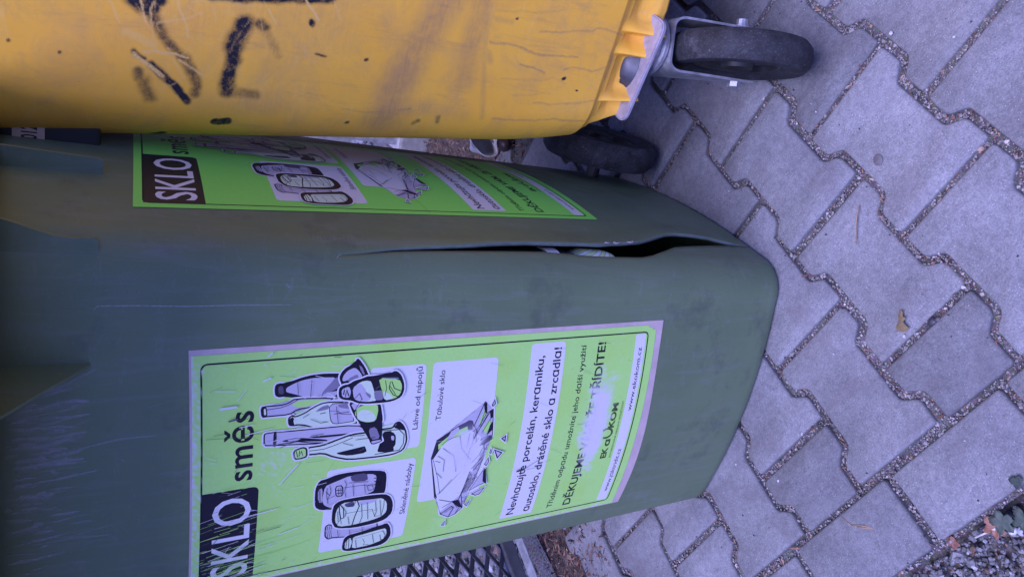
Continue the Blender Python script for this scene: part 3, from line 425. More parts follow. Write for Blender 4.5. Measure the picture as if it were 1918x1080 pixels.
# ------------------------------------------------------------------ green bin
BX0, BY0, BPHI, BW0, BD0, BTX, BTY, BTR, BB0, BB1, BR = BINQ
BXX = np.array([math.cos(BPHI), math.sin(BPHI), 0]); BYY = np.array([-math.sin(BPHI), math.cos(BPHI), 0])
def bworld(x, y, h): return np.array([BX0, BY0, 0]) + (x - 0) * BXX + y * BYY + np.array([0, 0, h])
def bdims(h):
    b = BB0 + (BB1 - BB0) * min(1, max(0, h) / .2)
    return BW0 + 2 * BTX * h, BD0 + (BTY + BTR) * h, b, BD0 / 2 + (BTR - BTY) * h / 2
def bloc(x, y, h): return bworld(x - BW0 / 2, y + bdims(h)[3], h)
def bfront(u, h, off=0.):
    W, D, b, cy = bdims(h); hw, hd = W / 2, D / 2; L = hw - BR
    if abs(u) <= L:
        t = u / L; x = u; y = -hd - b * (1 - t * t); n = np.array([2 * b * t / L, -1.])
    else:
        a = (abs(u) - L) / BR; sg = math.copysign(1, u)
        x = sg * (L + BR * math.sin(a)); y = -hd + BR - BR * math.cos(a); n = np.array([sg * math.sin(a), -math.cos(a)])
    n /= np.linalg.norm(n); return bloc(x + n[0] * off, y + n[1] * off, h)
def bright(u, h, off=0.):
    W, D, b, cy = bdims(h); hw, hd = W / 2, D / 2; L = hd - BR
    if abs(u) <= L:
        t = u / L; y = u; x = hw + b * (1 - t * t); n = np.array([1., 2 * b * t / L])
    else:
        a = (abs(u) - L) / BR; sg = math.copysign(1, u)
        y = sg * (L + BR * math.sin(a)); x = hw - BR + BR * math.cos(a); n = np.array([math.cos(a), sg * math.sin(a)])
    n /= np.linalg.norm(n); return bloc(x + n[0] * off, y + n[1] * off, h)
def bring_left(h, off=0.):
    """rear centre -> left side -> front -> start of the front right corner"""
    W, D, b, cy = bdims(h); hw, hd = W / 2 + off, D / 2 + off; r = BR + off; P = []
    for t in np.linspace(0, 1, 6): P.append((-(hw - r) * t, hd))
    for a in np.linspace(90, 180, 6)[1:-1]: P.append((-hw + r + r * math.cos(math.radians(a)), hd - r + r * math.sin(math.radians(a))))
    for t in np.linspace(1, -1, 14): P.append((-hw - b * (1 - t * t), (hd - r) * t))
    for a in np.linspace(180, 270, 10)[1:-1]: P.append((-hw + r + r * math.cos(math.radians(a)), -hd + r + r * math.sin(math.radians(a))))
    for t in np.linspace(-1, 1, 30): P.append(((hw - r) * t, -hd - b * (1 - t * t)))
    return [bloc(x, y, h) for x, y in P]
def bring_right_rear(h, off=0.):
    W, D, b, cy = bdims(h); hw, hd = W / 2 + off, D / 2 + off; r = BR + off; P = []
    for a in np.linspace(0, 90, 8)[1:-1]: P.append((hw - r + r * math.cos(math.radians(a)), hd - r + r * math.sin(math.radians(a))))
    for t in np.linspace(1, 0, 6): P.append(((hw - r) * t, hd))
    return [bloc(x, y, h) for x, y in P]
lipL = np.array(LIPL); lipR = np.array(LIPR)
o_ = np.argsort(lipL[:, 0]); lipL = lipL[o_]; o_ = np.argsort(lipR[:, 0]); lipR = lipR[o_]
CRK_TOP = .672
def lip(h):
    a = np.interp(h, lipL[:, 0], lipL[:, 1]); b = np.interp(h, lipR[:, 0], lipR[:, 1])
    if h >= CRK_TOP or h <= .004: a = b = (a + b) / 2
    return a, max(a, b)
def o_right(h): return .007 * min(1, max(0, (h - .01) / .12)) * min(1, max(0, (.66 - h) / .3))
BIN_H = .985
bin_root = empty('wheelie_bin', tuple(bworld(-BW0 / 2, BD0 / 2, 0)), 'dull green wheelie bin with a split corner and bright green glass recycling stickers', 'bin')
hs = sorted(set([0, .004, .01, .02] + list(np.linspace(.03, .70, 68)) + list(np.linspace(.72, BIN_H, 16))))
V, F, vid = [], [], {}
prevL = prevR = None
for h in hs:
    a, b = lip(h); W, D, bb, cy = bdims(h); L = D / 2 - BR
    u0 = -(L + BR * math.pi / 2)
    row = bring_left(h); tuck = .006 * max(0, 1 - h / .012) ** 2
    Lp = row + [bright(u0 + (a - u0) * (i / 14), h) for i in range(1, 15)]
    Rp = []
    for i in range(0, 33):
        t = i / 32; u = b + (L - b) * (t ** 1.35); d = max(0, 1 - (u - b) / .05)
        Rp.append(bright(u, h, o_right(h) * d * d * (3 - 2 * d)))
    Rp += bring_right_rear(h)
    cen = bloc(0, 0, h)
    il = []; ir = []
    for P, I in ((Lp, il), (Rp, ir)):
        for p in P:
            p = np.array(p)
            if tuck: v = p - cen; v[2] = 0; p = p - v / np.linalg.norm(v) * tuck
            I.append(len(V)); V.append(p)
    if a == b: ir[0] = il[-1]
    ir[-1] = il[0]
    if prevL:
        for A, B_ in ((prevL, il), (prevR, ir)):
            for i in range(len(A) - 1): F.append((A[i], A[i + 1], B_[i + 1], B_[i]))
    else:
        F.append(tuple((il + ir[1:-1])[::-1]))
    prevL, prevR = il, ir
F = [tuple(dict.fromkeys(f)) for f in F]
body = mesh_obj('body', V, F, [M_GREEN, M_SCR, M_TORN], bin_root, smooth=True)
sol = body.modifiers.new('wall', 'SOLIDIFY'); sol.thickness = .0046; sol.offset = -1; sol.material_offset_rim = 2
tone_attr(body.data, np.ones(len(body.data.vertices)))
body.data.polygons.foreach_set('material_index', [0] * len(body.data.polygons))
# scratches in the body's skin
def strip(path, w, fn, off, sub=6):
    P = []
    for i in range(len(path) - 1):
        for k in range(sub): P.append(np.array(path[i]) * (1 - k / sub) + np.array(path[i + 1]) * k / sub)
    P.append(np.array(path[-1])); n = len(P); v = []; f = []
    for i, p in enumerate(P):
        t = P[min(i + 1, n - 1)] - P[max(0, i - 1)]; t /= np.linalg.norm(t) + 1e-9; nn = np.array([-t[1], t[0]])
        ww = w / 2 * (.35 + .65 * math.sin(math.pi * min(1, max(0.04, (i + .3) / n))))
        v += [fn(*(p + nn * ww), off), fn(*(p - nn * ww), off)]
    for i in range(n - 1): f.append((2 * i, 2 * i + 1, 2 * i + 3, 2 * i + 2))
    return v, f
SV, SF, ST = [], [], []
def add_scr(path, w, s, fn, off=.00025):
    v, f = strip(path, w, fn, off); b = len(SV)
    SV.extend(v); SF.extend([tuple(i + b for i in q) for q in f]); ST.extend([s] * len(v))
for path, w, s in BINSCR: add_scr(path, w, s, bfront)
for i in range(300):   # scuffing under the rim where the lifting comb rubs
    u, h = (RNG.normal(.025, .04) if i % 4 else RNG.uniform(-.13, .118)), .952 - abs(RNG.normal(0, .022)); u = min(.118, u); l = RNG.gamma(1.4, .009) + .002; a = RNG.normal(.05, .12)
    add_scr([(u, h), (u + l * math.sin(a) * .5, h - l * .5), (u + l * math.sin(a + RNG.normal(0, .06)), h - l)], RNG.uniform(.0004, .004), RNG.uniform(.06, .5), bfront)
for i in range(70):
    u, h = RNG.uniform(-.17, .17), RNG.uniform(.05, .9); l = RNG.gamma(2, .006) + .002; a = RNG.uniform(-.6, .6) + (RNG.random() < .2) * 1.3
    add_scr([(u, h), (u + l * math.sin(a), h - l * math.cos(a))], RNG.uniform(.0003, .0008), RNG.uniform(.08, .4), bfront)
for i in range(60):
    u, h = RNG.uniform(-.23, .1), RNG.uniform(.08, .85); l = RNG.gamma(2, .005) + .002; a = RNG.uniform(-.8, .8)
    add_scr([(u, h), (u + l * math.sin(a), h - l * math.cos(a))], RNG.uniform(.0003, .0007), RNG.uniform(.06, .3), bright)
for i in range(26):   # little row of nicks beside the split
    h = .7 - i * .0042; add_scr([(-.222 + RNG.normal(0, .001), h), (-.216 + RNG.normal(0, .0015), h - RNG.uniform(-.003, .004))], .0005, RNG.uniform(.2, .5), bright)
sm = tag(mesh_obj('scratches', SV, SF, [M_SCR], body), kind='stuff'); tone_attr(sm.data, np.array(ST))
# pale torn plastic along the lip of the split
bm = bmesh.new()
for hh in (.318, .314, .309, .302, .298, .276, .272, .2695):
    a, b = lip(hh); p = bright(b, hh, o_right(hh) + .0008)
    e = bright(b - .003 - RNG.uniform(0, .003), hh + RNG.normal(0, .004), o_right(hh) + .003)
    tube_bm(bm, [p, (p + e) / 2 + RNG.normal(0, .0008, 3), e], [.0009, .0007, .0003], 5)
tag(bm_obj('torn_fibres', bm, M_PLATE, body), kind='stuff')

# rim with apron, lid, gussets
def ring_xy(h, offs):
    """full ring with separate offsets (front, side, back)"""
    W, D, b, cy = bdims(h); of, os_, ob = offs
    x0, x1, y0, y1 = -W / 2 - os_, W / 2 + os_, -D / 2 - of, D / 2 + ob; r = .06; P = []
    for cx, cyy, a0 in ((x1 - r, y0 + r, -90), (x1 - r, y1 - r, 0), (x0 + r, y1 - r, 90), (x0 + r, y0 + r, 180)):
        for a in np.linspace(a0, a0 + 90, 10): P.append((cx + r * math.cos(math.radians(a)), cyy + r * math.sin(math.radians(a))))
    return [bloc(x, y, h) for x, y in P]
def loft(name, rings, mats, parent, caps=True):
    V, F = [], []; n = len(rings[0])
    for R in rings: V += list(R)
    for k in range(len(rings) - 1):
        for i in range(n):
            j = (i + 1) % n; F.append((k * n + i, k * n + j, (k + 1) * n + j, (k + 1) * n + i))
    if caps: F.append(tuple(range(n))[::-1]); F.append(tuple((len(rings) - 1) * n + i for i in range(n)))
    o = mesh_obj(name, V, F, mats, parent); autosmooth(o); return o
def ring_at(h, offs, z, zs=None):
    zs = z if zs is None else zs; out = []
    for p in ring_xy(h, offs):
        yl = (p - bloc(0, 0, h)) @ BYY + bdims(h)[1] / 2      # 0 at the front wall
        t = min(1, max(0, (yl + .03) / .05)); out.append(p + np.array([0, 0, z * (1 - t) + zs * t - h]))
    return out
AP = (.125, .036, .05)  # front, side, back; front apron deepened to shade the wall below it
loft('rim', [ring_at(.97, (-.004, -.004, -.004), .975), ring_at(.97, tuple(a - .004 for a in AP), .978), ring_at(.97, tuple(a - .004 for a in AP), .956, .986), ring_at(.97, AP, .956, .986), ring_at(.97, AP, 1.0), ring_at(.97, (-.004, -.004, -.004), 1.004)], M_GREEN, bin_root, caps=False)
loft('lid', [ring_at(.97, (AP[0] + .012, AP[1] + .04, AP[2]), .995), ring_at(.97, (AP[0] + .014, AP[1] + .042, AP[2]), 1.012), ring_at(.97, tuple(a - .01 for a in AP), 1.035), ring_at(.97, (-.1, -.1, -.1), 1.055)], M_GREEN, bin_root)  # side overhang widened to keep top light out of the gap
def gusset(pts_h_depth, base_fn, dirv, thick, thdir):
    """fin: list of (h, depth)"""
    bm = bmesh.new(); tv = np.array(thdir) * thick / 2
    rows = []
    for h, d in pts_h_depth:
        p = base_fn(h)
        rows.append([bm.verts.new(p - dirv * .006 + tv), bm.verts.new(p + dirv * d + tv * .7), bm.verts.new(p + dirv * d - tv * .7), bm.verts.new(p - dirv * .006 - tv)])
    for i in range(len(rows) - 1):
        for k in range(4): bm.faces.new((rows[i][k], rows[i][(k + 1) % 4], rows[i + 1][(k + 1) % 4], rows[i + 1][k]))
    bm.faces.new(rows[0]); bm.faces.new(rows[-1]); bmesh.ops.recalc_face_normals(bm, faces=bm.faces)
    return bm
g1 = gusset([(.886, .009), (.889, .0115), (.905, .0105), (.918, .0115), (.932, .016), (.945, .021), (.955, .024), (.99, .028)], lambda h: bright(-.2465, h), BXX, .006, BYY)
bm_obj('gusset', g1, M_GREEN, bin_root)
g2 = gusset([(.890, .002), (.905, .02), (.925, .043), (.94, .062), (.955, .08), (.99, .085)], lambda h: bfront(.122, h), -BYY, .004, BXX)
bm_obj('gusset', g2, M_GREEN, bin_root)
g3 = gusset([(.880, .012), (.884, .0145), (.99, .02)], lambda h: bright(-.112, h), BXX, .006, BYY)
bm_obj('gusset', g3, M_GREEN, bin_root)
# bracket with the number label on the right side
bm = bmesh.new(); bc = bright(.03, .93) + BXX * .012; box_bm(bm, bc, .036, .12, .10, BXX, BYY, (0, 0, 1), .004)
brk = bm_obj('bracket', bm, M_BLACKP, bin_root)

# wheels and axle
def tyre_profile(R, w, rin):
    p = [(rin, -w * .36), (rin + .012, -w * .44), (R - .022, -w * .5), (R - .009, -w * .46), (R - .002, -w * .27), (R, 0)]
    return p + [(r, -t) for r, t in reversed(p[:-1])]
def hub_profile(rin, w):
    return [(.0, -w * .2), (rin * .35, -w * .42), (rin * .42, -w * .2), (rin * .8, -w * .15), (rin * .9, -w * .34), (rin * 1.01, -w * .34), (rin * 1.01, w * .34), (rin * .9, w * .34), (rin * .8, w * .15), (rin * .42, w * .2), (rin * .35, w * .42), (.0, w * .2)]
def wheel(c, axis, R, w, parent, nm='wheel'):
    bm = bmesh.new(); lathe_bm(bm, tyre_profile(R, w, R * .60), c, axis, 72)
    t = bm_obj('tyre', bm, M_TYRE, parent); autosmooth(t, 40)
    bm = bmesh.new(); lathe_bm(bm, hub_profile(R * .61, w), c, axis, 48, closed=False)
    h = bm_obj('rim', bm, M_BLACKP, t); autosmooth(h, 40)
    return t
WC = np.array([-.312, .686, .1]); wheel(WC, BXX, .1, .048, bin_root)
WC2 = WC - BXX * (BW0 + .13); wheel(WC2, BXX, .1, .048, bin_root)
bm = bmesh.new(); tube_bm(bm, [WC + BXX * .022, WC2 - BXX * .022], .0125, 16); bm_obj('axle', bm, M_BLACKP, bin_root)

# ------------------------------------------------------------------ stickers (drawn in millimetres on the sheet, laid on the curved wall)
INKC = [(.012, .010, .026), (.74, .725, .76), (.52, .485, .60), (.10, .085, .15), (.24, .215, .31), (.66, .77, .62), (.42, .80, .16), (.03, .03, .05), (.06, .10, .03), (.72, .70, .74)]
K_, W_, LV_, GY_, MD_, MT_, GR_, DK_, DG_, SCR_ = range(10)
class Art:
    def __init__(s): s.bm = bmesh.new(); s.ci = s.bm.faces.layers.int.new('ci'); s.z = 0
    def up(s): s.z += 1
    def poly(s, pts, c, layer=None):
        z = s.z if layer is None else layer
        P = []
        for p in pts:
            if not P or (abs(p[0] - P[-1][0]) + abs(p[1] - P[-1][1])) > .05: P.append(p)
        if len(P) < 3: return
        try: f = s.bm.faces.new([s.bm.verts.new((x, y, z)) for x, y in P])
        except Exception: return
        f[s.ci] = c; return f
    def line(s, pts, w, c, layer=None, closed=False):
        z = s.z if layer is None else layer
        P = [np.array(p, float) for p in pts]
        if closed: P = P + [P[0]]
        n = len(P); L = []; R = []
        for i in range(n):
            a = P[i] - P[i - 1] if i else (P[0] - P[-2] if closed else P[1] - P[0])
            b = P[i + 1] - P[i] if i < n - 1 else (P[1] - P[0] if closed else a)
            a = a / (np.linalg.norm(a) + 1e-9); b = b / (np.linalg.norm(b) + 1e-9)
            m = a + b; m /= np.linalg.norm(m) + 1e-9; nn = np.array([-m[1], m[0]]); k = 1 / max(.45, np.dot(m, a))
            L.append(P[i] + nn * w / 2 * k); R.append(P[i] - nn * w / 2 * k)
        vl = [s.bm.verts.new((*p, z)) for p in L]; vr = [s.bm.verts.new((*p, z)) for p in R]
        for i in range(n - 1):
            f = s.bm.faces.new((vl[i], vl[i + 1], vr[i + 1], vr[i])); f[s.ci] = c
    def rrect(s, x0, y0, x1, y1, r, c, corners=(1, 1, 1, 1)):
        P = []
        for (cx, cy, a0), on in zip(((x1 - r, y1 - r, 0), (x0 + r, y1 - r, 90), (x0 + r, y0 + r, 180), (x1 - r, y0 + r, 270)), corners):
            if on:
                for a in np.linspace(a0, a0 + 90, 6): P.append((cx + r * math.cos(math.radians(a)), cy + r * math.sin(math.radians(a))))
            else: P.append(((x1 if a0 in (0, 270) else x0), (y1 if a0 in (0, 90) else y0)))
        s.poly(P, c); return P
    def text(s, body, x0, x1, base, cap, c, weight=0., spacing=1.0, fit=True):
        cu = bpy.data.curves.new('t', 'FONT'); cu.body = body; cu.size = cap / .727; cu.offset = weight * cap; cu.resolution_u = 3; cu.space_character = spacing
        ob = bpy.data.objects.new('t', cu); COL.objects.link(ob); bpy.context.view_layer.update()
        me = bpy.data.meshes.new_from_object(ob.evaluated_get(bpy.context.evaluated_depsgraph_get()))
        xs = [v.co.x for v in me.vertices]; a, b = min(xs), max(xs); k = (x1 - x0) / (b - a) if fit else 1
        vv = [s.bm.verts.new((x0 + (v.co.x - a) * k, base - v.co.y, s.z)) for v in me.vertices]
        for p in me.polygons:
            try: f = s.bm.faces.new([vv[i] for i in p.vertices]); f[s.ci] = c
            except Exception: pass
        bpy.data.objects.remove(ob); bpy.data.curves.remove(cu); bpy.data.meshes.remove(me)
def sticker_art(worn):
    A = Art()
    nx, ny = 97, 190
    xs = np.linspace(-9.5, 282, nx); ys = np.linspace(-8.5, 562, ny)
    gv = [[A.bm.verts.new((x, y, 0)) for x in xs] for y in ys]
    for j in range(ny - 1):
        for i in range(nx - 1):
            if worn and i > nx - 4 and j > ny - 8 and (i - (nx - 4)) + (j - (ny - 8)) / 2 > 3.2: continue
            f = A.bm.faces.new((gv[j][i], gv[j][i + 1], gv[j + 1][i + 1], gv[j + 1][i])); f[A.ci] = GR_
    A.up()
    r = 6; P = []
    for cx, cy, a0 in ((273 - r, 549 - r, 0), (r, 549 - r, 90), (r, r, 180), (273 - r, r, 270)):
        for a in np.linspace(a0, a0 + 90, 7): P.append((cx + r * math.cos(math.radians(a)), cy + r * math.sin(math.radians(a))))
    A.line(P, 1.7, K_, closed=True)
    A.rrect(0, 0, 131, 55, 6, K_, (1, 0, 0, 0))
    A.rrect(152, 166, 255.5, 231, 5, W_); A.rrect(14.5, 126, 137.5, 229.5, 5, W_); A.rrect(68, 239, 256, 322.5, 5, W_)
    A.rrect(7.5, 367, 269, 417, 5, W_, (1, 0, 0, 1)); A.rrect(3.2, 528.5, 271, 545.5, 2, W_)
    A.up()
    A.text('SKLO', 7, 120.5, 47.5, 38.5, W_, .012)
    A.text('směs', 141, 221.5, 47.5, 25.5, K_, .018, 1.06)
    A.text('Láhve od nɑ́pojů'.replace('ɑ́', 'á'), 176, 252.5, 226.2, 6.6, K_, .004)
    A.text('Skleněné nádoby', 54, 130.5, 225.6, 6.8, K_, .004)
    A.text('Tɑbulové sklo', 184, 246, 254.3, 6.8, K_, .004)
    A.text('Nevhɑzujte porcelán, kerɑmiku,', 12.3, 253, 386.5, 11.5, K_, .016)
    A.text('ɑutosklo, drátěné sklo ɑ zrcɑdlɑ!', 12.6, 262, 411, 11.5, K_, .016)
    A.text('Tříděním odpɑdu umožníte jeho dɑlší využití', 9.8, 262.5, 448.6, 8.4, K_, .004)
    A.text('DĚKUJEME VÁM, ŽE TŘÍDÍTE!', 8.6, 264, 479.3, 12.6, K_, .022)
    A.text('EK', 87, 105, 516.3, 9.5, DG_, .05); A.text('ɑ', 107.5, 119, 516.3, 9.5, DG_, .05); A.text('KOM', 137.5, 176, 516.3, 9.5, DG_, .05)
    U = [(122 + 7.5 * (1 - math.cos(t)), 507 + 9 * math.sin(t)) for t in np.linspace(-.5, math.pi + .9, 18)]
    A.line(U, 3.0, DG_)
    A.text('AUTORIZOVANÁ OBALOVÁ SPOLEČNOST', 86, 178, 525.2, 3.0, DG_, 0)
    A.text('www.jɑktridit.cz', 20, 99, 541.2, 7.2, K_, .004); A.text('www.ekokom.cz', 161, 253, 540.6, 7.2, K_, .004)
    base = A.z + 1; n = 0
    # drawings: every item gets its own layers so that later items lie over earlier ones
    A.z = base - 1
    for k_, d in enumerate(DRAW):
        if k_ in DRAW_GROUPS: A.z = base - 1
        if k_ < DRAW_GROUPS[2] and d[0] in 'of':
            q = d[-1]; q2 = []
            for a, b in zip(q, q[1:] + q[:1]): q2 += [(a[0] * .8 + b[0] * .2, a[1] * .8 + b[1] * .2), (a[0] * .2 + b[0] * .8, a[1] * .2 + b[1] * .8)]
            d = d[:-1] + (q2,)
        if d[0] == 'o':
            _, fillc, lw, halo, pts = d
            A.up()
            if halo: A.line(pts, halo + lw, W_, closed=True); A.up()
            A.poly(pts, fillc); A.up(); A.line(pts, lw, K_, closed=True)
        elif d[0] == 'f': A.up(); A.poly(d[2], d[1])
        else: A.up(); A.line(d[3], d[2], d[1])
    A.z = base + 90
    if worn:
        rg = np.random.default_rng(3)
        def scr(x, y, l, a, w, c): A.line([(x, y), (x + l * .3 * math.sin(a) + rg.normal(0, .1), y + l * .3 * math.cos(a)), (x + l * math.sin(a), y + l * math.cos(a))], w * rg.uniform(.5, 1), c)
        for i in range(120): scr(min(138, abs(rg.normal(0, 55))) - 6, rg.uniform(-8, 60), rg.gamma(1.3, 8) + 2, rg.normal(.2, .06), rg.uniform(.15, .7), rg.choice([GR_, SCR_, GR_, DG_, GR_]))
        for i in range(22): scr(min(126, abs(rg.normal(0, 60))), rg.uniform(0, 30), rg.gamma(3, 9) + 8, rg.normal(.22, .05), rg.uniform(.3, 1.0), rg.choice([GR_, GR_, SCR_]))
        A.up()
        for i in range(110): scr(rg.uniform(-5, 280), rg.uniform(0, 130), rg.gamma(1.5, 5) + 1.5, rg.normal(.15, .45), rg.uniform(.15, .7), rg.choice([SCR_, SCR_, DG_]))
        for i in range(120): scr(rg.uniform(-5, 278), rg.uniform(120, 550), rg.gamma(2, 4) + 1.5, rg.normal(.1, .5), rg.uniform(.12, .4), rg.choice([SCR_, SCR_, DG_]))
        A.up()
        for x, y, l, a, w, c in ((196, 40, 26, .15, 1.6, SCR_), (246, 12, 18, -.1, 1.2, SCR_), (227, 16, 16, .05, 2.4, SCR_), (205, 34, 14, .1, 1.8, SCR_), (213, 24, 9, .2, 2.6, GY_), (252, 56, 8, .4, 1.6, SCR_), (130, 75, 30, .9, 1.5, SCR_), (60, 78, 22, .25, 1.6, SCR_), (70, 62, 18, .1, .8, DG_), (277, 60, 6, .6, 1.6, SCR_), (92, 372, 9, .1, 3.2, DK_), (93, 381, 32, .5, .7, DK_), (92, 380, 30, .05, .6, DK_), (152, 452, 16, .0, .9, DG_)):
            scr(x, y, l, a, w, c)
    else:
        A.line([(-9, 300), (40, 292), (110, 300)], .35, DG_)
    fs = [f for f in A.bm.faces if len(f.verts) > 4]
    bmesh.ops.triangulate(A.bm, faces=fs, ngon_method='EAR_CLIP')
    for ax, rng in ((0, range(0, 280, 7)), (1, range(0, 560, 28))):
        for v in rng:
            nor = (1, 0, 0) if ax == 0 else (0, 1, 0); co = (v + .37, 0, 0) if ax == 0 else (0, v + .37, 0)
            g = [e for e in A.bm.edges if e.verts[0].co.z > .5]
            g2 = set(); 
            for e in g: g2.add(e); [g2.add(x) for x in e.verts]; [g2.add(x) for x in e.link_faces]
            bmesh.ops.bisect_plane(A.bm, geom=list(g2), plane_co=co, plane_no=nor, dist=1e-5)
    return A
def fbm2(x, y, s=1.0, seed=0):
    from mathutils import noise
    return noise.fractal(Vector((x * s, y * s, seed)), 1.0, 2.0, 4)
def zoff(z): return (0, .00012, .0002)[int(z)] if z < 2.5 else .00025 + .00002 * (z - 3)
def build_sticker(name, worn, mapfn, parent, lift=.0006, label=None):
    A = sticker_art(worn); bm = A.bm
    bm.faces.index_update(); ci = [f[A.ci] for f in bm.faces]
    fi = [[v.index for v in f.verts] for f in bm.faces] if not bm.verts.index_update() else None
    co = [v.co.copy() for v in bm.verts]; bm.free()
    V = [mapfn(c.x, c.y, lift + zoff(c.z)) for c in co]
    # printed faces must look outward
    F = []
    for f in fi:
        a, b, c = co[f[0]], co[f[1]], co[f[2]]
        ar = (b.x - a.x) * (c.y - a.y) - (b.y - a.y) * (c.x - a.x)
        F.append(f[::-1] if ar > 0 else f)
    o = mesh_obj(name, V, F, [M_INK], parent)
    me = o.data; at = me.color_attributes.new('ink', 'FLOAT_COLOR', 'CORNER'); cols = np.ones((len(me.loops), 4), np.float32)
    lv = np.zeros(len(me.loops), np.int32); me.loops.foreach_get('vertex_index', lv)
    pal = np.array(INKC)
    wear = np.zeros(len(co)); pale = np.zeros(len(co)); yel = np.zeros(len(co))
    for i, c in enumerate(co):
        x, y = c.x, c.y; n = fbm2(x, y, .05); n2 = fbm2(x, y, .25, 5)
        pale[i] = .10 + .10 * n; yel[i] = max(0, fbm2(x, y, .018, 9)) * .5
        if worn:
            a = ((x - 150) * .97 + (y - 487) * -.1) / 62; b = ((y - 484) - (x - 150) * .02) / 20
            d = 1.3 - math.hypot(a, b) + n * .35 + n2 * .25 + .25 * fbm2(x, y * .2, .35, 2)
            w = min(1, max(0, d * 1.6))
            a2, b2 = (x - 135) / 36, (y - 292) / 26; w = max(w, .9 * min(1, max(0, (1.05 - math.hypot(a2, b2) + n2 * .4) * 2)))
            w = max(w, .8 * min(1, max(0, .25 + n2 * .9 - abs(y - 72) / 60 - abs(x - 160) / 70)))
            if x < 20: w = max(w, min(1, max(0, (n2 + .2 - (x + 9) / 14) * 1.6)))
            if y < 18: w = max(w, min(1, max(0, (n2 + .25 - (y + 8) / 16) * 1.6)))
            wear[i] = w
    k = 0; wcol = np.array([.70, .66, .74])
    for p, c in zip(me.polygons, ci):
        for li in p.loop_indices:
            vi = lv[li]; col = pal[c].copy()
            if c == GR_:
                col = col * (1 - pale[vi]) + np.array([.56, .82, .34]) * pale[vi]
                if worn: col = col * (1 - yel[vi]) + np.array([.42, .68, .05]) * yel[vi]; col = col * .82 + np.array([.52, .82, .42]) * .18
                else: col = np.array([.26, .84, .13])
            w = wear[vi]; cols[li, :3] = col * (1 - w) + wcol * w
    at.data.foreach_set('color', cols.ravel())
    if label: o['label'] = label
    return o
FT = [np.array(p) for p in ((-.156, .781), (.1166, .80), (.1278, .2506), (-.1456, .2263))]
def quadmap(Q, X, Y):
    a, b = X / 273., Y / 549.
    return (Q[0] * (1 - a) + Q[1] * a) * (1 - b) + (Q[3] * (1 - a) + Q[2] * a) * b
def map_front(X, Y, off): u, h = quadmap(FT, X, Y); return bfront(u, h, off)
RT = [np.array(p) for p in ((-.172, .848), (.088, .834), (.15, .305), (-.117, .288))]
def map_right(X, Y, off): u, h = quadmap(RT, X, Y); return bright(u, h, off)
def patch(name, x0, x1, y0, y1, mapfn, off, m, parent, n=40):
    xs = np.linspace(x0, x1, n); ys = np.linspace(y0, y1, n); V = []
    for y in ys:
        for x in xs: V.append(mapfn(x, y + (2.5 * math.sin(x * .02) if y > 300 else 0), off))
    F = [(j * n + i, (j + 1) * n + i, (j + 1) * n + i + 1, j * n + i + 1) for j in range(n - 1) for i in range(n - 1)]
    return mesh_obj(name, V, F, m, parent, smooth=True)
bk = patch('backing_sheet', -11.5, 287.5, -10.5, 575, map_front, .0003, M_BACK, bin_root)
build_sticker('sticker', True, map_front, bin_root, label='scratched bright green glass sticker on the front face')
build_sticker('sticker', False, map_right, bin_root, label='clean green glass sticker on the side towards the yellow container')
# number label on the bracket
A = Art(); A.poly([(0, 0), (30, 0), (30, 28), (0, 28)], W_); A.up(); A.text('012603', 2.5, 27.5, 21, 14, K_, .03)
fc = bc - BYY * .0604 + BXX * .001
V = [fc + BXX * (v.co.x - 15) * .0011 + np.array([0, 0, .014 - (v.co.y - 14) * .001]) - BYY * (.0004 + .0003 * v.co.z) for v in A.bm.verts]
A.bm.verts.index_update(); F = [[v.index for v in f.verts] for f in A.bm.faces]; mi = [0 if f[A.ci] == W_ else 1 for f in A.bm.faces]; A.bm.free()
mesh_obj('number_label', V, F, [M_BEIGE, M_BLACKP], brk, mi)

# ------------------------------------------------------------------ glass inside the bin, seen through the split
def bottle(name, base, axis, prof, m, label, band=None):
    r = empty(name, tuple(base), label, 'bottle', 'bottles inside the split bin')
    bm = bmesh.new(); lathe_bm(bm, prof, base, axis, 40, closed=False); g = bm_obj('glass', bm, m, r); autosmooth(g, 40)
    if band:
        r0, t0, t1, mm_, = band; bm = bmesh.new(); lathe_bm(bm, [(r0, t0), (r0 + .0004, t0), (r0 + .0004, t1), (r0, t1)], base, axis, 40); b = bm_obj('label', bm, mm_, r); autosmooth(b, 40)
    return r
WINE = [(.0, 0), (.034, 0), (.037, .004), (.037, .17), (.03, .205), (.016, .235), (.0145, .29), (.0145, .3), (.0, .3)]
M_BG = m_glass_dark('brown_glass', (.02, .012, .006)); M_GG = m_glass_dark('green_glass', (.01, .03, .012)); M_CG = m_glass_dark('clear_dark_glass', (.03, .035, .035), .15)
t = NT('green_white_wrap'); w_ = t.n.new('ShaderNodeTexWave'); w_.wave_type = 'RINGS'; w_.rings_direction = 'SPHERICAL'; w_.inputs['Scale'].default_value = 30; w_.inputs['Distortion'].default_value = .6
mp = t.n.new('ShaderNodeMapping'); mp.inputs['Location'].default_value = (.255, -.345, -.353); t.l.new(t.tc.outputs['Object'], mp.inputs[0]); t.l.new(mp.outputs[0], w_.inputs['Vector'])
M_WRAP = t.set(t.ramp(w_.outputs['Fac'], (.35, (.8, .82, .84)), (.5, (.22, .42, .06)), (.75, (.62, .8, .45))), .4)
t = NT('dark_printed_label'); M_DLAB = t.set(t.mix(t.ramp(t.noise(500, 2, .5, 0, (1, 1, .35)), (.5, 0.), (.56, 1.)), (.09, .075, .085), (.3, .25, .27)), .6)
inn = np.array([-math.cos(.9), 0, 0])
def inside(u, h, d): return bright(u, h, -d)
CRKU = lambda h: sum(lip(h)) / 2
up_ = np.array([0, 0, 1.])
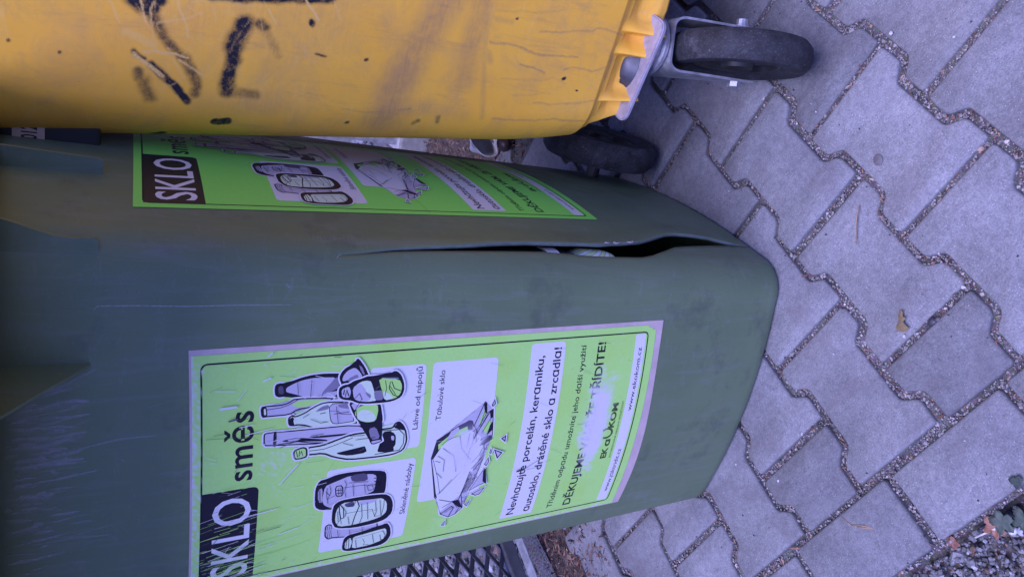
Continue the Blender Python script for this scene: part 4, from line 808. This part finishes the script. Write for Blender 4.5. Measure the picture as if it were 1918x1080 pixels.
pA = inside(CRKU(.397), .397, .0425); bottle('glass_bottle', pA - up_ * .024, up_ - BXX * .03, WINE, M_CG, 'clear bottle with white label upright inside split bin', (.0372, .015, .032, M_LABEL))
pB = inside(CRKU(.335), .33, .0483); bottle('glass_jar', pB - up_ * .036, up_, [(.0, -.0), (.03, 0), (.04, .006), (.043, .02), (.043, .05), (.038, .064), (.02, .07), (.0, .071)], M_WRAP, 'white and green wrapped jar showing through the split')
pC = inside(CRKU(.245), .235, .054); bottle('glass_bottle', pC - up_ * .02, up_ * .75 - BXX * .6 + BYY * .1, WINE, M_BG, 'dark bottle with small printed grey label low inside split bin', (.0373, .012, .045, M_DLAB))
pD = inside(CRKU(.12), .12, .022); bottle('glass_bottle', pD, -BXX * .95 + BYY * .2 - up_ * .05, WINE, M_GG, 'green bottle lying at the bottom of split bin')
pE = inside(CRKU(.45), .50, .06); bottle('glass_bottle', pE - up_ * .02, up_ * .8 - BXX * .5 + BYY * .3, WINE, M_GG, 'green bottle highest behind the narrow end of the split')

# ------------------------------------------------------------------ yellow container
YOX, YOY, YPSI, YTL, YTF, YR = YELQ
YX = np.array([math.cos(YPSI), math.sin(YPSI), 0]); YY = np.array([-math.sin(YPSI), math.cos(YPSI), 0])
YWID, YDEP, YTOP, YCR = 1.25, .98, 1.22, .285
def ypt(u, h, off=0.):
    if u >= 0: x, y, n = YR + u, 0., (0, -1)
    elif u > -YR * math.pi / 2:
        a = -u / YR; x, y, n = YR - YR * math.sin(a), YR - YR * math.cos(a), (-math.sin(a), -math.cos(a))
    else: x, y, n = 0., YR - u - YR * math.pi / 2, (-1, 0)
    bt = .010 * max(0, (.42 - h) / .14) ** 2 if h < .42 else 0     # the foot of the corner draws in
    k = 1 if u < 0 else max(0, 1 - u / .05)
    x += n[0] * off - YTL * h + bt * k; y += n[1] * off - YTF * h
    return np.array([YOX, YOY, h]) + x * YX + y * YY
yroot = empty('waste_container', tuple(np.array([YOX, YOY, 0]) + YX * .6 + YY * .5), 'big yellow wheeled waste container with black spray marks beside the green bin', 'container')
ua = list(np.linspace(-.09, .22, 249)); ub = list(np.linspace(.24, YWID - 2 * YR, 12))
arc_end = -YR * math.pi / 2
us = list(np.linspace(arc_end - (YDEP - YR), -.095, 10)) + ua + ub
hy = [YCR - .012, YCR - .008, YCR - .003] + list(np.linspace(YCR, 1.02, 560)) + list(np.linspace(1.06, YTOP, 6))
def crease_in(h): return -.007 * min(1, max(0, (YCR + .004 - h) / .012))
V = np.array([ypt(u, h, crease_in(h)) for h in hy for u in us]); nu = len(us)
F = [(j * nu + i, j * nu + i + 1, (j + 1) * nu + i + 1, (j + 1) * nu + i) for j in range(len(hy) - 1) for i in range(nu - 1)]
# right and rear walls, floor and top close the tub
nb = len(V); xr = lambda h: np.array([YOX, YOY, h]) + YX * (YWID + YTL * h) + YY * (YDEP + .02 * h)
top_j, bot_j = (len(hy) - 1) * nu, 0
V = np.concatenate([V, [xr(hy[0]), xr(hy[-1])]])
F += [(bot_j + nu - 1, nb, nb + 1, top_j + nu - 1), (nb, bot_j, top_j, nb + 1)]
F.append(tuple([bot_j + i for i in range(nu)] + [nb])[::-1]); F.append(tuple([top_j + i for i in range(nu)] + [nb + 1]))
ybody = mesh_obj('body', V, F, [M_YEL], yroot); autosmooth(ybody, 60)
def dist_paths(UH, paths, soft):
    out = np.zeros(len(UH))
    for path, r, s in paths:
        P = np.array(path)
        if len(P) == 1: P = np.vstack([P, P + 1e-5])
        d = np.full(len(UH), 9.)
        for a, b in zip(P[:-1], P[1:]):
            ab = b - a; t = np.clip(((UH - a) @ ab) / (ab @ ab + 1e-12), 0, 1); d = np.minimum(d, np.linalg.norm(UH - a - t[:, None] * ab, axis=1))
        k_ = np.clip(1 - (d - r * (1 - soft)) / (2 * r * soft), 0, 1); w = s * k_ * k_ * (3 - 2 * k_) if s < 1.5 else np.clip(1.5 - (d - r * .8) / (r * .4), 0, 1)
        out = np.maximum(out, w) if soft < .75 else np.maximum(out, w) + .35 * np.minimum(out, w)
    return np.clip(out, 0, 1)
UH = np.array([(u, h) for h in hy for u in us] + [(9, 9), (9, 9)])
pc = np.zeros((len(UH), 3)); msk = (UH[:, 0] > -.1) & (UH[:, 0] < .24) & (UH[:, 1] < 1.03)
wob = np.array([[fbm2(a, b, 60, 1) * .0016 + fbm2(a, b, 22, 4) * .0022, fbm2(a, b, 60, 8) * .0016 + fbm2(a, b, 22, 6) * .0022] for a, b in UH[msk]])
S_ = UH[msk] + wob
pc[msk, 0] = dist_paths(S_, [p for p in SPRAY if p[2] >= 1.5], .2); pc[msk, 0] = np.maximum(pc[msk, 0], dist_paths(S_, [(p, r * 1.2, min(1.4, q * 1.35)) for p, r, q in SPRAY if q < 1.5], .74))
thin = [p for p in HAZE if p[1] < .002]; wide = [p for p in HAZE if p[1] >= .002]
pc[msk, 1] = np.clip(dist_paths(S_, thin, .6) + dist_paths(UH[msk], wide, .9), 0, .9)
rs = np.random.default_rng(11); extra = []
for i in range(90):
    u, h = rs.uniform(.02, .14), rs.uniform(.66, .86); a = rs.normal(.2, .6); l = rs.gamma(2, .006) + .004
    extra.append(([(u, h), (u - l * math.cos(a), h - l * math.sin(a))], rs.uniform(.0003, .0007), rs.uniform(.15, .6)))
pc[msk, 2] = dist_paths(S_, SCRATCH + extra, .5)
tone_attr(ybody.data, pc, 'paint')
# ribbed skirt below the crease
sk = np.array(SKIRT); TIPS = (.114, .0845, .0091)
uu = np.concatenate([np.linspace(-.094, -.0225, 16), np.linspace(-.02, .17, 260), np.linspace(.19, YWID - .15, 10)])
order = np.argsort(sk[:, 0]); sku, skh = sk[order, 0], sk[order, 1]
def sk_bottom(u):
    if u < -.0232: return .2464 + (-.0232 - u) * 1.9 if u > -.042 else .282
    if u > sku[-1]: return .225
    return float(np.interp(u, sku, skh))
def sk_off(u, h):
    m = 0; dr = max(0, YCR - h)
    for c in TIPS + (.20, .235):
        d = u - c; m = max(m, math.exp(-(d / (.0045 if d < 0 else .012)) ** 2))
    return -.006 + .02 * min(1, dr / .055) * min(1, max(0, (u + .035) / .025)) - .019 * (1 - m) * min(1, dr / .028) * min(1, max(0, (u + .03) / .02))
V = []; NTt = 24
for k in range(NTt + 1):
    t = k / NTt
    for u in uu: zb = sk_bottom(u); hh = YCR - .001 + (min(zb, YCR - .004) - YCR + .001) * t; V.append(ypt(u, hh, sk_off(u, hh)))
n = len(uu); F = [(j * n + i, (j + 1) * n + i, (j + 1) * n + i + 1, j * n + i + 1) for j in range(NTt) for i in range(n - 1)]
skirt = mesh_obj('ribbed_skirt', V, F, [M_YEL], yroot, smooth=True); tone_attr(skirt.data, np.zeros(len(V)), 'paint')
so = skirt.modifiers.new('wall', 'SOLIDIFY'); so.thickness = .004; so.offset = -1
loft_lid = [np.array([YOX, YOY, z]) for z in (1, 2)]
bm = bmesh.new(); box_bm(bm, np.array([YOX, YOY, YTOP + .035]) + YX * (YWID / 2) + YY * (YDEP / 2 - .02), YWID + .42, YDEP + .20, .06, YX, YY, (0, 0, 1), .02); l_ = bm_obj('lid', bm, M_YEL, yroot); tone_attr(l_.data, np.zeros(len(l_.data.vertices)), 'paint')  # lid out of view, its sides widened to shade the gap between the bins

# castor
CP0, CP1, CPZ = np.array([-.016, .523, .235]), np.array([-.147, .504, .235]), .235
cx_ = (CP0 - CP1); cl = np.linalg.norm(cx_); cx_ /= cl; cy_ = np.array([-cx_[1], cx_[0], 0])
WCc = np.array([-.0265, .515, .1]); wax = np.array([.061, .044, 0]); wax /= np.linalg.norm(wax); wro = np.array([wax[1], -wax[0], 0])
cast = empty('castor', (0, 0, 0), 'x', 'x')
for k_ in ('label', 'category'): del cast[k_]
cast.parent = yroot; cast.matrix_parent_inverse = yroot.matrix_world.inverted()
def rplate(w, d, r, n=6):
    P = []
    for sx, sy, a0 in ((w / 2 - r, d / 2 - r, 0), (-w / 2 + r, d / 2 - r, 90), (-w / 2 + r, -d / 2 + r, 180), (w / 2 - r, -d / 2 + r, 270)):
        for a in np.linspace(a0, a0 + 90, n): P.append((sx + r * math.cos(math.radians(a)), sy + r * math.sin(math.radians(a))))
    return P
pcn = (CP0 + CP1) / 2 + cy_ * .055
bm = bmesh.new(); rings = []
for z in (-.0035, .0035): rings.append([bm.verts.new(pcn + cx_ * a + cy_ * b + np.array([0, 0, z])) for a, b in rplate(cl + .012, .115, .014)])
m_ = len(rings[0]); 
for i in range(m_): bm.faces.new((rings[0][i], rings[0][(i + 1) % m_], rings[1][(i + 1) % m_], rings[1][i]))
bm.faces.new(rings[0]); bm.faces.new(rings[1]); bmesh.ops.recalc_face_normals(bm, faces=bm.faces); bmesh.ops.bevel(bm, geom=[e for e in bm.edges if len(e.link_faces) == 2 and e.calc_face_angle(0) > 1.2], offset=.0018, segments=2, affect='EDGES')
bm_obj('mounting_plate', bm, M_PLATE, cast)
SWC = WCc - wro * .058; SWC[2] = 0
bm = bmesh.new()
lathe_bm(bm, [(.0, .2313), (.036, .2313), (.041, .228), (.041, .223), (.036, .220), (.042, .2165), (.042, .211), (.0, .211)], SWC, (0, 0, 1), 48, closed=False)
h_ = bm_obj('swivel_head', bm, M_STEEL, cast); autosmooth(h_, 30)
bm = bmesh.new(); lathe_bm(bm, [(.0, .258), (.02, .257), (.030, .252), (.036, .246), (.042, .2392), (.0, .2392)], pcn * np.array([1, 1, 0]) - cx_ * .004, (0, 0, 1), 40, closed=False); d_ = bm_obj('bearing_dome', bm, M_DOME, cast); autosmooth(d_, 40)
bm = bmesh.new(); rng_ = [(a, z) for a, z in ()]
half = .0335; th = .0032
crown_z = .2065
def fork_pt(a, b, z): return WCc * np.array([1, 1, 0]) + wro * a + wax * b + np.array([0, 0, z])
sec = []
for s_ in (1,):
    # inverted U swept: side legs and crown with rounded inner corners
    prof = [(half, .078)] + [(half, z) for z in np.linspace(.1, .19, 5)]
    prof += [(half - .012 * (1 - math.cos(a)), .19 + .016 * math.sin(a)) for a in np.linspace(.2, math.pi / 2, 6)]
    prof += [(-b, z) for b, z in reversed(prof)]
def leg_span(z):   # width of the side plate along the rolling direction, front and back
    t = min(1, max(0, (z - .08) / .12)); return (.015 - .028 * t ** 1.3, -(.016 + .082 * t ** 1.6))
ro, ri = [], []
for i, (b, z) in enumerate(prof):
    f0, b0 = leg_span(z)
    nb_ = np.array(prof[min(i + 1, len(prof) - 1)]) - np.array(prof[max(0, i - 1)]); nb_ /= np.linalg.norm(nb_); nn = np.array([nb_[1], -nb_[0]])
    o2 = (b + nn[0] * th, z + nn[1] * th)
    ro.append([bm.verts.new(fork_pt(f0, o2[0], o2[1])), bm.verts.new(fork_pt(b0, o2[0], o2[1]))])
    ri.append([bm.verts.new(fork_pt(f0, b, z)), bm.verts.new(fork_pt(b0, b, z))])
for i in range(len(prof) - 1):
    bm.faces.new((ro[i][0], ro[i][1], ro[i + 1][1], ro[i + 1][0])); bm.faces.new((ri[i][0], ri[i + 1][0], ri[i + 1][1], ri[i][1]))
    for k in (0, 1): bm.faces.new((ro[i][k], ro[i + 1][k], ri[i + 1][k], ri[i][k]))
for i in (0, len(prof) - 1): bm.faces.new((ro[i][0], ro[i][1], ri[i][1], ri[i][0]))
bmesh.ops.recalc_face_normals(bm, faces=bm.faces)
fk = bm_obj('fork', bm, M_STEEL, cast); autosmooth(fk, 30)
wheel(WCc, wax, .1, .043, cast)
for s_ in (1, -1):
    bm = bmesh.new(); lathe_bm(bm, [(.0, 0), (.0105, 0), (.0105, .003), (.0085, .004), (.0085, .011), (.005, .012), (.0, .012)] if s_ > 0 else [(.0, 0), (.0095, 0), (.0095, .0065), (.008, .0075), (.0, .0075)], WCc + wax * s_ * (half + th), wax * s_, 6 if s_ < 0 else 12, closed=False)
    bm_obj('axle_bolt', bm, M_STEEL, cast)
bm = bmesh.new(); lathe_bm(bm, [(.0, 0), (.008, 0), (.008, .008), (.005, .0115), (.0, .0115)], CP1 + cx_ * .034 + cy_ * .02 - np.array([0, 0, .0155]), (0, 0, 1), 6, closed=False); bm_obj('plate_nut', bm, M_STEEL, cast)

# ------------------------------------------------------------------ mesh fences, post and small things behind
def fence(name, a, b, z0, z1, label, swd=.036, lwd=.078):
    a, b = np.array(a, float), np.array(b, float); L = np.linalg.norm(b - a); d = (b - a) / L; nrm = np.array([d[1], -d[0], 0])
    r = empty(name, tuple((a + b) / 2), label, 'fence')
    V, F = [], []
    nx = int(L / lwd); nz = int((z1 - z0) / (swd))
    sw, st = .0115, .0022
    def bond(p, q):
        p, q = np.array(p), np.array(q); t = (q - p) / np.linalg.norm(q - p); s = np.array([-t[1], t[0]]); bb = len(V)
        for e, o in ((p, 1), (p, -1), (q, -1), (q, 1)):
            for k in (1, -1):
                uu_ = e + s * o * sw / 2; V.append(a + d * uu_[0] + np.array([0, 0, z0 + uu_[1]]) + nrm * (k * st + o * .003))
        I = lambda i, k: bb + 2 * i + k
        for k in (0, 1): F.append([I(i, k) for i in ((0, 1, 2, 3) if k else (3, 2, 1, 0))])
        for i in range(4): F.append((I(i, 0), I((i + 1) % 4, 0), I((i + 1) % 4, 1), I(i, 1)))
    for i in range(nx):
        for j in range(nz):
            x0, zc = i * lwd, (j + .5) * swd
            bond((x0, zc), (x0 + lwd / 2, zc + swd / 2)); bond((x0 + lwd / 2, zc + swd / 2), (x0 + lwd, zc)); bond((x0, zc), (x0 + lwd / 2, zc - swd / 2)); bond((x0 + lwd / 2, zc - swd / 2), (x0 + lwd, zc))
    mesh_obj('mesh_panel', V, F, M_FENCE, r)
    bm = bmesh.new(); c = (a + b) / 2
    box_bm(bm, c + np.array([0, 0, z0 - .012]), L, .026, .03, d, nrm, (0, 0, 1), .003); bm_obj('bottom_rail', bm, M_FENCE, r)
    bm = bmesh.new(); box_bm(bm, c + np.array([0, 0, z0 - .031]) + nrm * FSIDE * .030, L, .03, .003, d, nrm, (0, 0, 1)); bm_obj('rail_flange', bm, M_GALV, r)
    bm = bmesh.new(); box_bm(bm, c + np.array([0, 0, z1 + .012]), L, .03, .03, d, nrm, (0, 0, 1), .003); bm_obj('top_rail', bm, M_FENCE, r)
FSIDE = 1
fence('mesh_fence', (-1.135, -.7, 0), (-1.155, 1.5, 0), .075, 1.3, 'dark expanded metal fence with a galvanised bottom rail left of the green bin')
fence('mesh_fence', (-.84, 1.66, 0), (1.2, 1.9, 0), .09, 1.3, 'dark expanded metal fence standing behind both bins')
pr_ = empty('fence_post', (-.9, 1.56, 0), 'pale galvanised fence post on a white foot in the gap between the bins', 'post')
bm = bmesh.new(); box_bm(bm, (-.905, 1.57, .72), .085, .085, 1.30, (.93, .37, 0), (-.37, .93, 0), (0, 0, 1), .005); bm_obj('shaft', bm, M_GALV, pr_)
bm = bmesh.new(); box_bm(bm, (-.905, 1.57, .03), .12, .12, .10, (.93, .37, 0), (-.37, .93, 0), (0, 0, 1), .01); bm_obj('foot', bm, M_FOOT, pr_)
# crumpled white cup and dark cap in the litter
bm = bmesh.new(); lathe_bm(bm, [(.0, 0), (.026, 0), (.03, .01), (.036, .06), (.039, .062), (.037, .064), (.028, .012), (.0, .004)], (0, 0, 0), (0, 0, 1), 40, closed=False)
for v in bm.verts: v.co.x *= .8 + .25 * math.sin(v.co.z * 60 + v.co.y * 40); v.co.y += .006 * math.sin(v.co.x * 120)
cup = bm_obj('crumpled_cup', bm, M_WHITEP, smooth=True); cup.location = (-.665, 1.185, .025); cup.rotation_euler = (1.25, .3, .5)
tag(cup, 'crumpled white plastic cup in the leaf litter between the bins', 'cup')
bm = bmesh.new(); bmesh.ops.create_uvsphere(bm, u_segments=24, v_segments=14, radius=.019)
for v in bm.verts: v.co.z *= .78; v.co *= 1 + .05 * math.sin(v.co.x * 200)
ch = bm_obj('chestnut', bm, M_BROWN, smooth=True); ch.location = (-.603, 1.098, .012); tag(ch, 'round dark brown chestnut beside the crumpled white cup', 'chestnut')

# ------------------------------------------------------------------ single small things on the paving
def twig(name, pts, r, col, label, cat, fork=None):
    bm = bmesh.new(); tube_bm(bm, pts, r, 6)
    if fork: tube_bm(bm, fork, r, 6)
    o = bm_obj(name, bm, m_plain(name + '_bark', col, .7, 0, 200, .25), smooth=True); return tag(o, label, cat)
twig('pine_needle', [(-.088, .276, .002), (-.098, .268, .004), (-.11, .257, .004), (-.126, .241, .0015)], [.0007, .0008, .0008, .0006], (.34, .24, .17), 'straw coloured pine needle lying straight in the middle of a block', 'needle', [(-.092, .2725, .002), (-.1, .268, .0035), (-.122, .247, .002)])
twig('pine_needle', [(-.392, -.008, .002), (-.386, -.024, .003), (-.374, -.034, .003), (-.357, -.046, .0015)], [.0009, .0009, .0008, .0006], (.30, .2, .13), 'forked brown pine needle on an edge block near the gravel', 'needle', [(-.386, -.024, .003), (-.372, -.032, .003), (-.362, -.041, .002)])
twig('straw', [(-.2571, -.1135, -.008), (-.228, -.118, -.004), (-.2022, -.1168, 0)], .0012, (.62, .58, .58), 'white stalk poking through a dry orange leaf on gravel', 'stalk')
def leafshape(name, c, R, lobes, col, label, cat, tilt=(0, 0), rot=0, curl=.2, depth=.5):
    n = 72; P = []
    for i in range(n):
        a = 2 * math.pi * i / n; rr = R * (1 - depth + depth * abs(math.cos(lobes * a / 2)) ** .7) * (1 + .06 * math.sin(7 * a + 1)) * (1 + .04 * math.sin(19 * a))
        P.append((rr * math.cos(a + rot), rr * math.sin(a + rot)))
    V, F = [], []
    rings = (1, .66, .33)
    for k in rings:
        for i, (x, y) in enumerate(P):
            d = k * k; z = curl * R * d * (.6 + .4 * math.sin(i * lobes * 2 * math.pi / n)) + x * k * tilt[0] + y * k * tilt[1]
            V.append((c[0] + x * k, c[1] + y * k, c[2] + z))
    V.append(tuple(c))
    for r in range(2):
        for i in range(n): j = (i + 1) % n; F.append((r * n + i, r * n + j, (r + 1) * n + j, (r + 1) * n + i))
    for i in range(n): F.append((2 * n + i, 2 * n + (i + 1) % n, len(V) - 1))
    o = mesh_obj(name, V, F, m_plain(name + '_skin', col, .6, 0, 150, .3), smooth=True)
    s = o.modifiers.new('t', 'SOLIDIFY'); s.thickness = .0005
    return tag(o, label, cat)
leafshape('dry_leaf', (-.2265, -.1170, -.004), .013, 5, (.26, .12, .085), 'curled dry orange leaf on the gravel by a white stalk', 'leaf', (.1, .15), .3, .35, .6)
leafshape('ivy_leaf', (-.2135, -.1175, .001), .0135, 5, (.05, .07, .055), 'dark green ivy leaf lying over the edge of the paving', 'leaf', (-.05, .1), 1.2, .1, .5)
leafshape('ivy_leaf', (-.1935, -.1275, -.003), .015, 5, (.05, .07, .055), 'dark green ivy leaf lying flat on the gravel', 'leaf', (.1, .05), .2, .12, .5)
leafshape('ivy_leaf', (-.168, -.0935, .004), .008, 3, (.04, .055, .05), 'small dark ivy leaf with three points on the last block', 'leaf', (.1, -.1), 2.2, .1, .5)
leafshape('dry_leaf', (-.283, -.1065, -.006), .008, 4, (.22, .10, .075), 'small crumpled brown leaf at the foot of an edge block', 'leaf', (.2, .1), .9, .3, .6)
def pebble(name, p, s, col, label, cat='pebble'):
    bm = bmesh.new(); bmesh.ops.create_icosphere(bm, subdivisions=3, radius=1)
    for v in bm.verts:
        k = 1 + .12 * fbm2(v.co.x * 1.5 + p[0] * 50, v.co.y * 1.5 + v.co.z, 1, p[1] * 30)
        v.co = Vector((v.co.x * s[0] * k, v.co.y * s[1] * k, v.co.z * s[2] * k)) + Vector(p)
    return tag(bm_obj(name, bm, m_plain(name + '_rock', col, .5, 0, 300, .3), smooth=True), label, cat)
pebble('pebble', (-.1205, .0985, -.002), (.0068, .0055, .0045), (.035, .033, .05), 'shiny black pebble stuck in a joint between blocks')
pebble('pebble', (-.113, .096, -.001), (.0035, .003, .003), (.09, .085, .1), 'tiny grey pebble touching the shiny black one')
pebble('pebble', (-.2145, -.1285, -.008), (.0055, .0045, .004), (.5, .5, .56), 'pale pebble beside the dry orange leaf')
pebble('pebble', (-.2055, -.1335, -.008), (.006, .0055, .0045), (.34, .35, .42), 'large blue grey pebble under the ivy leaf')
def stain(name, P, z, col, label):
    n = len(P); V = [(x, y, z) for x, y in P]; c = np.mean(P, 0)
    V += [(c[0] + (x - c[0]) * .75, c[1] + (y - c[1]) * .75, z + .0009) for x, y in P] + [(c[0], c[1], z + .0011)]
    F = [(i, (i + 1) % n, n + (i + 1) % n, n + i) for i in range(n)] + [(n + i, n + (i + 1) % n, 2 * n) for i in range(n)]
    return tag(mesh_obj(name, V, F, m_plain(name + '_crust', col, .6, 0, 300, .2), smooth=True), label, 'stain')
stain('splash_stain', [(-0.1405, 0.1353), (-0.138, 0.1348), (-0.1383, 0.1314), (-0.142, 0.1275), (-0.1408, 0.1246), (-0.1411, 0.1222), (-0.1436, 0.1227), (-0.1447, 0.1246), (-0.1463, 0.1188), (-0.1459, 0.1131), (-0.1455, 0.1084), (-0.1482, 0.1117), (-0.1525, 0.1102), (-0.1558, 0.1139), (-0.1591, 0.1177), (-0.1586, 0.1235), (-0.1547, 0.1255), (-0.1512, 0.125), (-0.1467, 0.1318)], .0035, (.17, .12, .06), 'ochre splash dried on a paving block beside the black pebble')
stain('grease_spot', [(-0.0247, 0.2918), (-0.0274, 0.2899), (-0.0304, 0.2895), (-0.0331, 0.2906), (-0.035, 0.293), (-0.0357, 0.2963), (-0.0351, 0.2997), (-0.0332, 0.3027), (-0.0305, 0.3046), (-0.0275, 0.305), (-0.0248, 0.3038), (-0.0229, 0.3014), (-0.0222, 0.2982), (-0.0229, 0.2947)], .003, (.12, .11, .12), 'dark oval spot on a block in front of the castor wheel')
